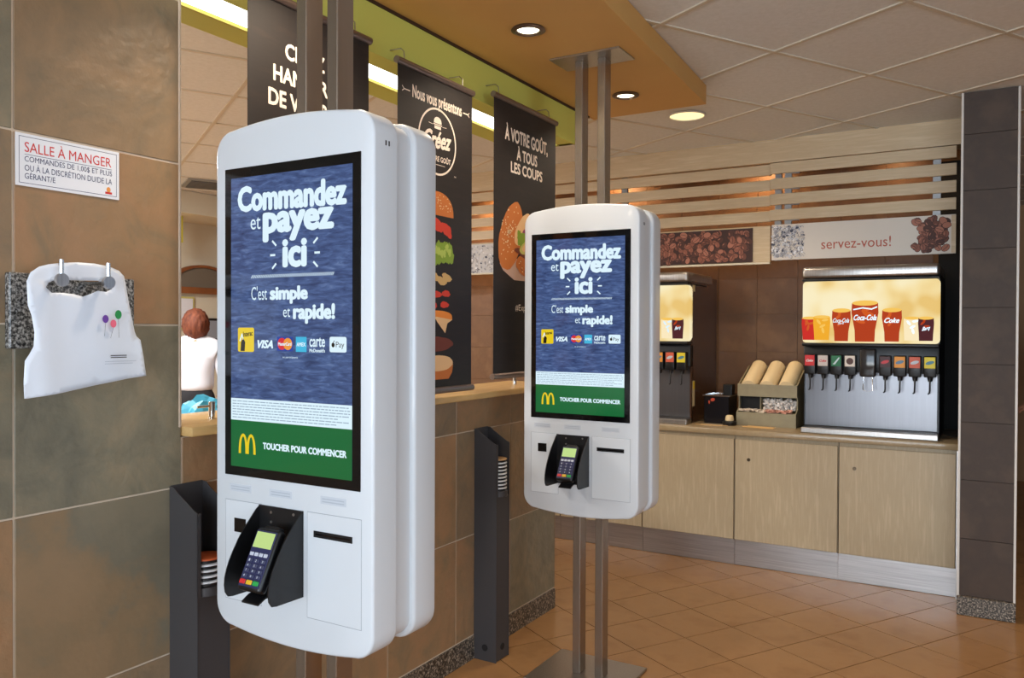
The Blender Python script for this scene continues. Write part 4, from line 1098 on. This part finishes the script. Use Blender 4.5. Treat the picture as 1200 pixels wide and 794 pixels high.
hv = thing('air_vent', 'square grey air vent in the kitchen ceiling', 'vent', (-6.1, 4.98, CEIL - .001), (0, 0, th))
build('frame', MB().box(-.22, .22, -.22, .22, -.012, 0), mat('vent_grey', (150, 148, 142), .5), hv)
for i in range(7): build('louvre', MB().box(-.19, .19, -.18 + i * .055, -.15 + i * .055, -.022, -.012), mat('vent_dark', (96, 94, 90), .5), hv)

# ================================================================== PEOPLE
SKIN = mat('skin', (214, 156, 124), .5)
def skin_obj(name, V, E, Rd, m_, parent, root=0, lv=2):
    me = bpy.data.meshes.new(name); me.from_pydata(V, E, []); me.materials.append(m_)
    o = bpy.data.objects.new(name, me); C.objects.link(o); o.parent = parent
    s = o.modifiers.new('skin', 'SKIN'); s.use_smooth_shade = True
    for i, r in enumerate(Rd):
        o.data.skin_vertices[0].data[i].radius = r if isinstance(r, tuple) else (r, r)
        o.data.skin_vertices[0].data[i].use_root = (i == root)
    b = o.modifiers.new('sub', 'SUBSURF'); b.levels = lv; b.render_levels = lv
    return o
def person(label, loc, rz, shirt, trouser, hair, hgt=1.68, slim=1.0, elbow=.30):
    t = thing('person', label, 'person', loc, (0, 0, rz)); k = hgt / 1.68
    V, E, Rd = [], [], []
    def add(p, r, link=None):
        V.append(tuple(c * k for c in p)); Rd.append(tuple(q * k for q in r) if isinstance(r, tuple) else r * k)
        if link is not None: E.append((link, len(V) - 1))
        return len(V) - 1
    pel = add((0, 0, .94), (.122, .092)); ab = add((0, 0.01, 1.07), (.100, .080), pel); ch = add((0, 0, 1.24), (.125, .090), ab); ub = add((0, -.01, 1.36), (.11, .085), ch)
    nk = add((0, 0, 1.44), .050, ub); n2 = add((0, .012, 1.49), .050, nk); h1 = add((0, .025, 1.545), (.068, .080), n2); h2 = add((0, .02, 1.61), (.074, .088), h1); h3 = add((0, .01, 1.655), (.045, .055), h2)
    hands = []
    for s in (-1, 1):
        sh = add((s * .165, -.01, 1.37), .052, ub); el = add((s * .225, -.03, 1.10), .040, sh); wr = add((s * .215, .16, .965), .027, el)
        pl = add((s * .21, .215, .945), (.034, .018), wr); hands.append(pl)
        for q, (dx, l) in enumerate(((-.026, .052), (-.009, .062), (.009, .058), (.026, .045))):
            a = add((s * .21 + dx, .255, .943), .0085, pl); b_ = add((s * .21 + dx * 1.1, .255 + l * .55, .935), .008, a); add((s * .21 + dx * 1.1, .255 + l, .918), .007, b_)
        a = add((s * .21 - s * .036, .222, .945), .010, pl); add((s * .21 - s * .055, .255, .935), .0085, a)
        hp = add((s * .09, 0, .86), .072, pel); kn = add((s * .10, .01, .48), .058, hp); an = add((s * .105, -.01, .09), .038, kn); ft = add((s * .11, .06, .035), .034, an); add((s * .115, .135, .028), .030, ft)
    body = skin_obj('body', V, E, Rd, SKIN, t, pel, 2)
    # face
    for s in (-1, 1):
        build('eye', MB().lathe([(.001, -.011), (.008, -.008), (.011, 0), (.008, .008), (.001, .011)], (s * .03 * k, .106 * k, 1.585 * k), 10), mat('eye_dark', (50, 36, 30), .3), t, True)
        build('ear', MB().lathe([(.001, -.006), (.018, -.004), (.020, .003), (.001, .006)], (s * .078 * k, .02 * k, 1.58 * k), 10, 'x'), SKIN, t, True)
    build('nose', MB().prism([(.100, 1.592), (.124, 1.562), (.100, 1.556)], -.009, .009, 'yz'), SKIN, t)
    build('mouth', MB().box(-.022, .022, .098, .104, 1.527, 1.535, .002, 1), mat('lips', (170, 84, 80), .5), t)
    # shirt
    V, E, Rd = [], [], []
    p0 = add((0, 0, .975), (.172, .142)); p1 = add((0, .01, 1.08), (.152, .124), p0); p2 = add((0, 0, 1.24), (.168, .126), p1); p3 = add((0, -.01, 1.36), (.125, .098), p2); add((0, .004, 1.50), (.072, .070), p3)
    for s in (-1, 1):
        sh = add((s * .175, -.01, 1.365), .068, p3); el = add((s * .232, -.03, 1.10), .055, sh)
        add((s * .220, .12, .995), .040, el)
    skin_obj('shirt', V, E, Rd, shirt, t, 0, 2)
    V, E, Rd = [], [], []
    p0 = add((0, 0, 1.10), (.140, .112)); p1 = add((0, 0, .90), (.172, .136), p0)
    for s in (-1, 1):
        a = add((s * .09, 0, .82), .098, p1); b_ = add((s * .10, .01, .48), .074, a); add((s * .105, -.01, .10), .062, b_)
    skin_obj('trousers', V, E, Rd, trouser, t, 0, 2)
    # hair: shell on the skull, open at the face
    b = bmesh.new(); bmesh.ops.create_icosphere(b, subdivisions=4, radius=1); rd = random.Random(7)
    for v in b.verts:
        d = v.co.copy(); lump = 1 + .07 * math.sin(d.x * 17 + d.z * 9) * math.sin(d.z * 15 + d.y * 13)
        v.co = Vector((d.x * .110 * lump, d.y * .116 * lump - .006, d.z * .135 * lump + 1.568)) * k
    bmesh.ops.delete(b, geom=[f for f in b.faces if (f.calc_center_median().y > .055 * k and f.calc_center_median().z < 1.62 * k) or f.calc_center_median().z < 1.44 * k], context='FACES')
    me = bpy.data.meshes.new('hair'); b.to_mesh(me); b.free(); me.materials.append(hair); me.polygons.foreach_set('use_smooth', [True] * len(me.polygons))
    o = bpy.data.objects.new('hair', me); C.objects.link(o); o.parent = t
    sdd = o.modifiers.new('s', 'SOLIDIFY'); sdd.thickness = .012
    for s in (-1, 1):
        build('shoe', MB().box(s * .11 * k - .045, s * .11 * k + .045, -.06 * k, .17 * k, 0, .07, .022, 3), BLACKP, t, True)
    return t
person('woman seen from behind, short auburn hair, white shirt, black trousers, beyond the ledge', (-5.90, 4.66, 0), R(48), mat('shirt_white', (214, 218, 228), .7), mat('trousers_black', (22, 22, 28), .8), mat('hair_auburn', (126, 66, 40), .75, alt=(84, 40, 26), nscale=26, stretch=(1, 1, .3), bump=.5, bscale=40), hgt=1.71)
person('person in dark red top and dark trousers at the right edge, past the column', (.52, 7.75, 0), R(150), mat('shirt_maroon', (80, 24, 34), .7), mat('trousers_navy', (26, 28, 44), .8), mat('hair_dark', (50, 34, 26), .6), hgt=1.68)
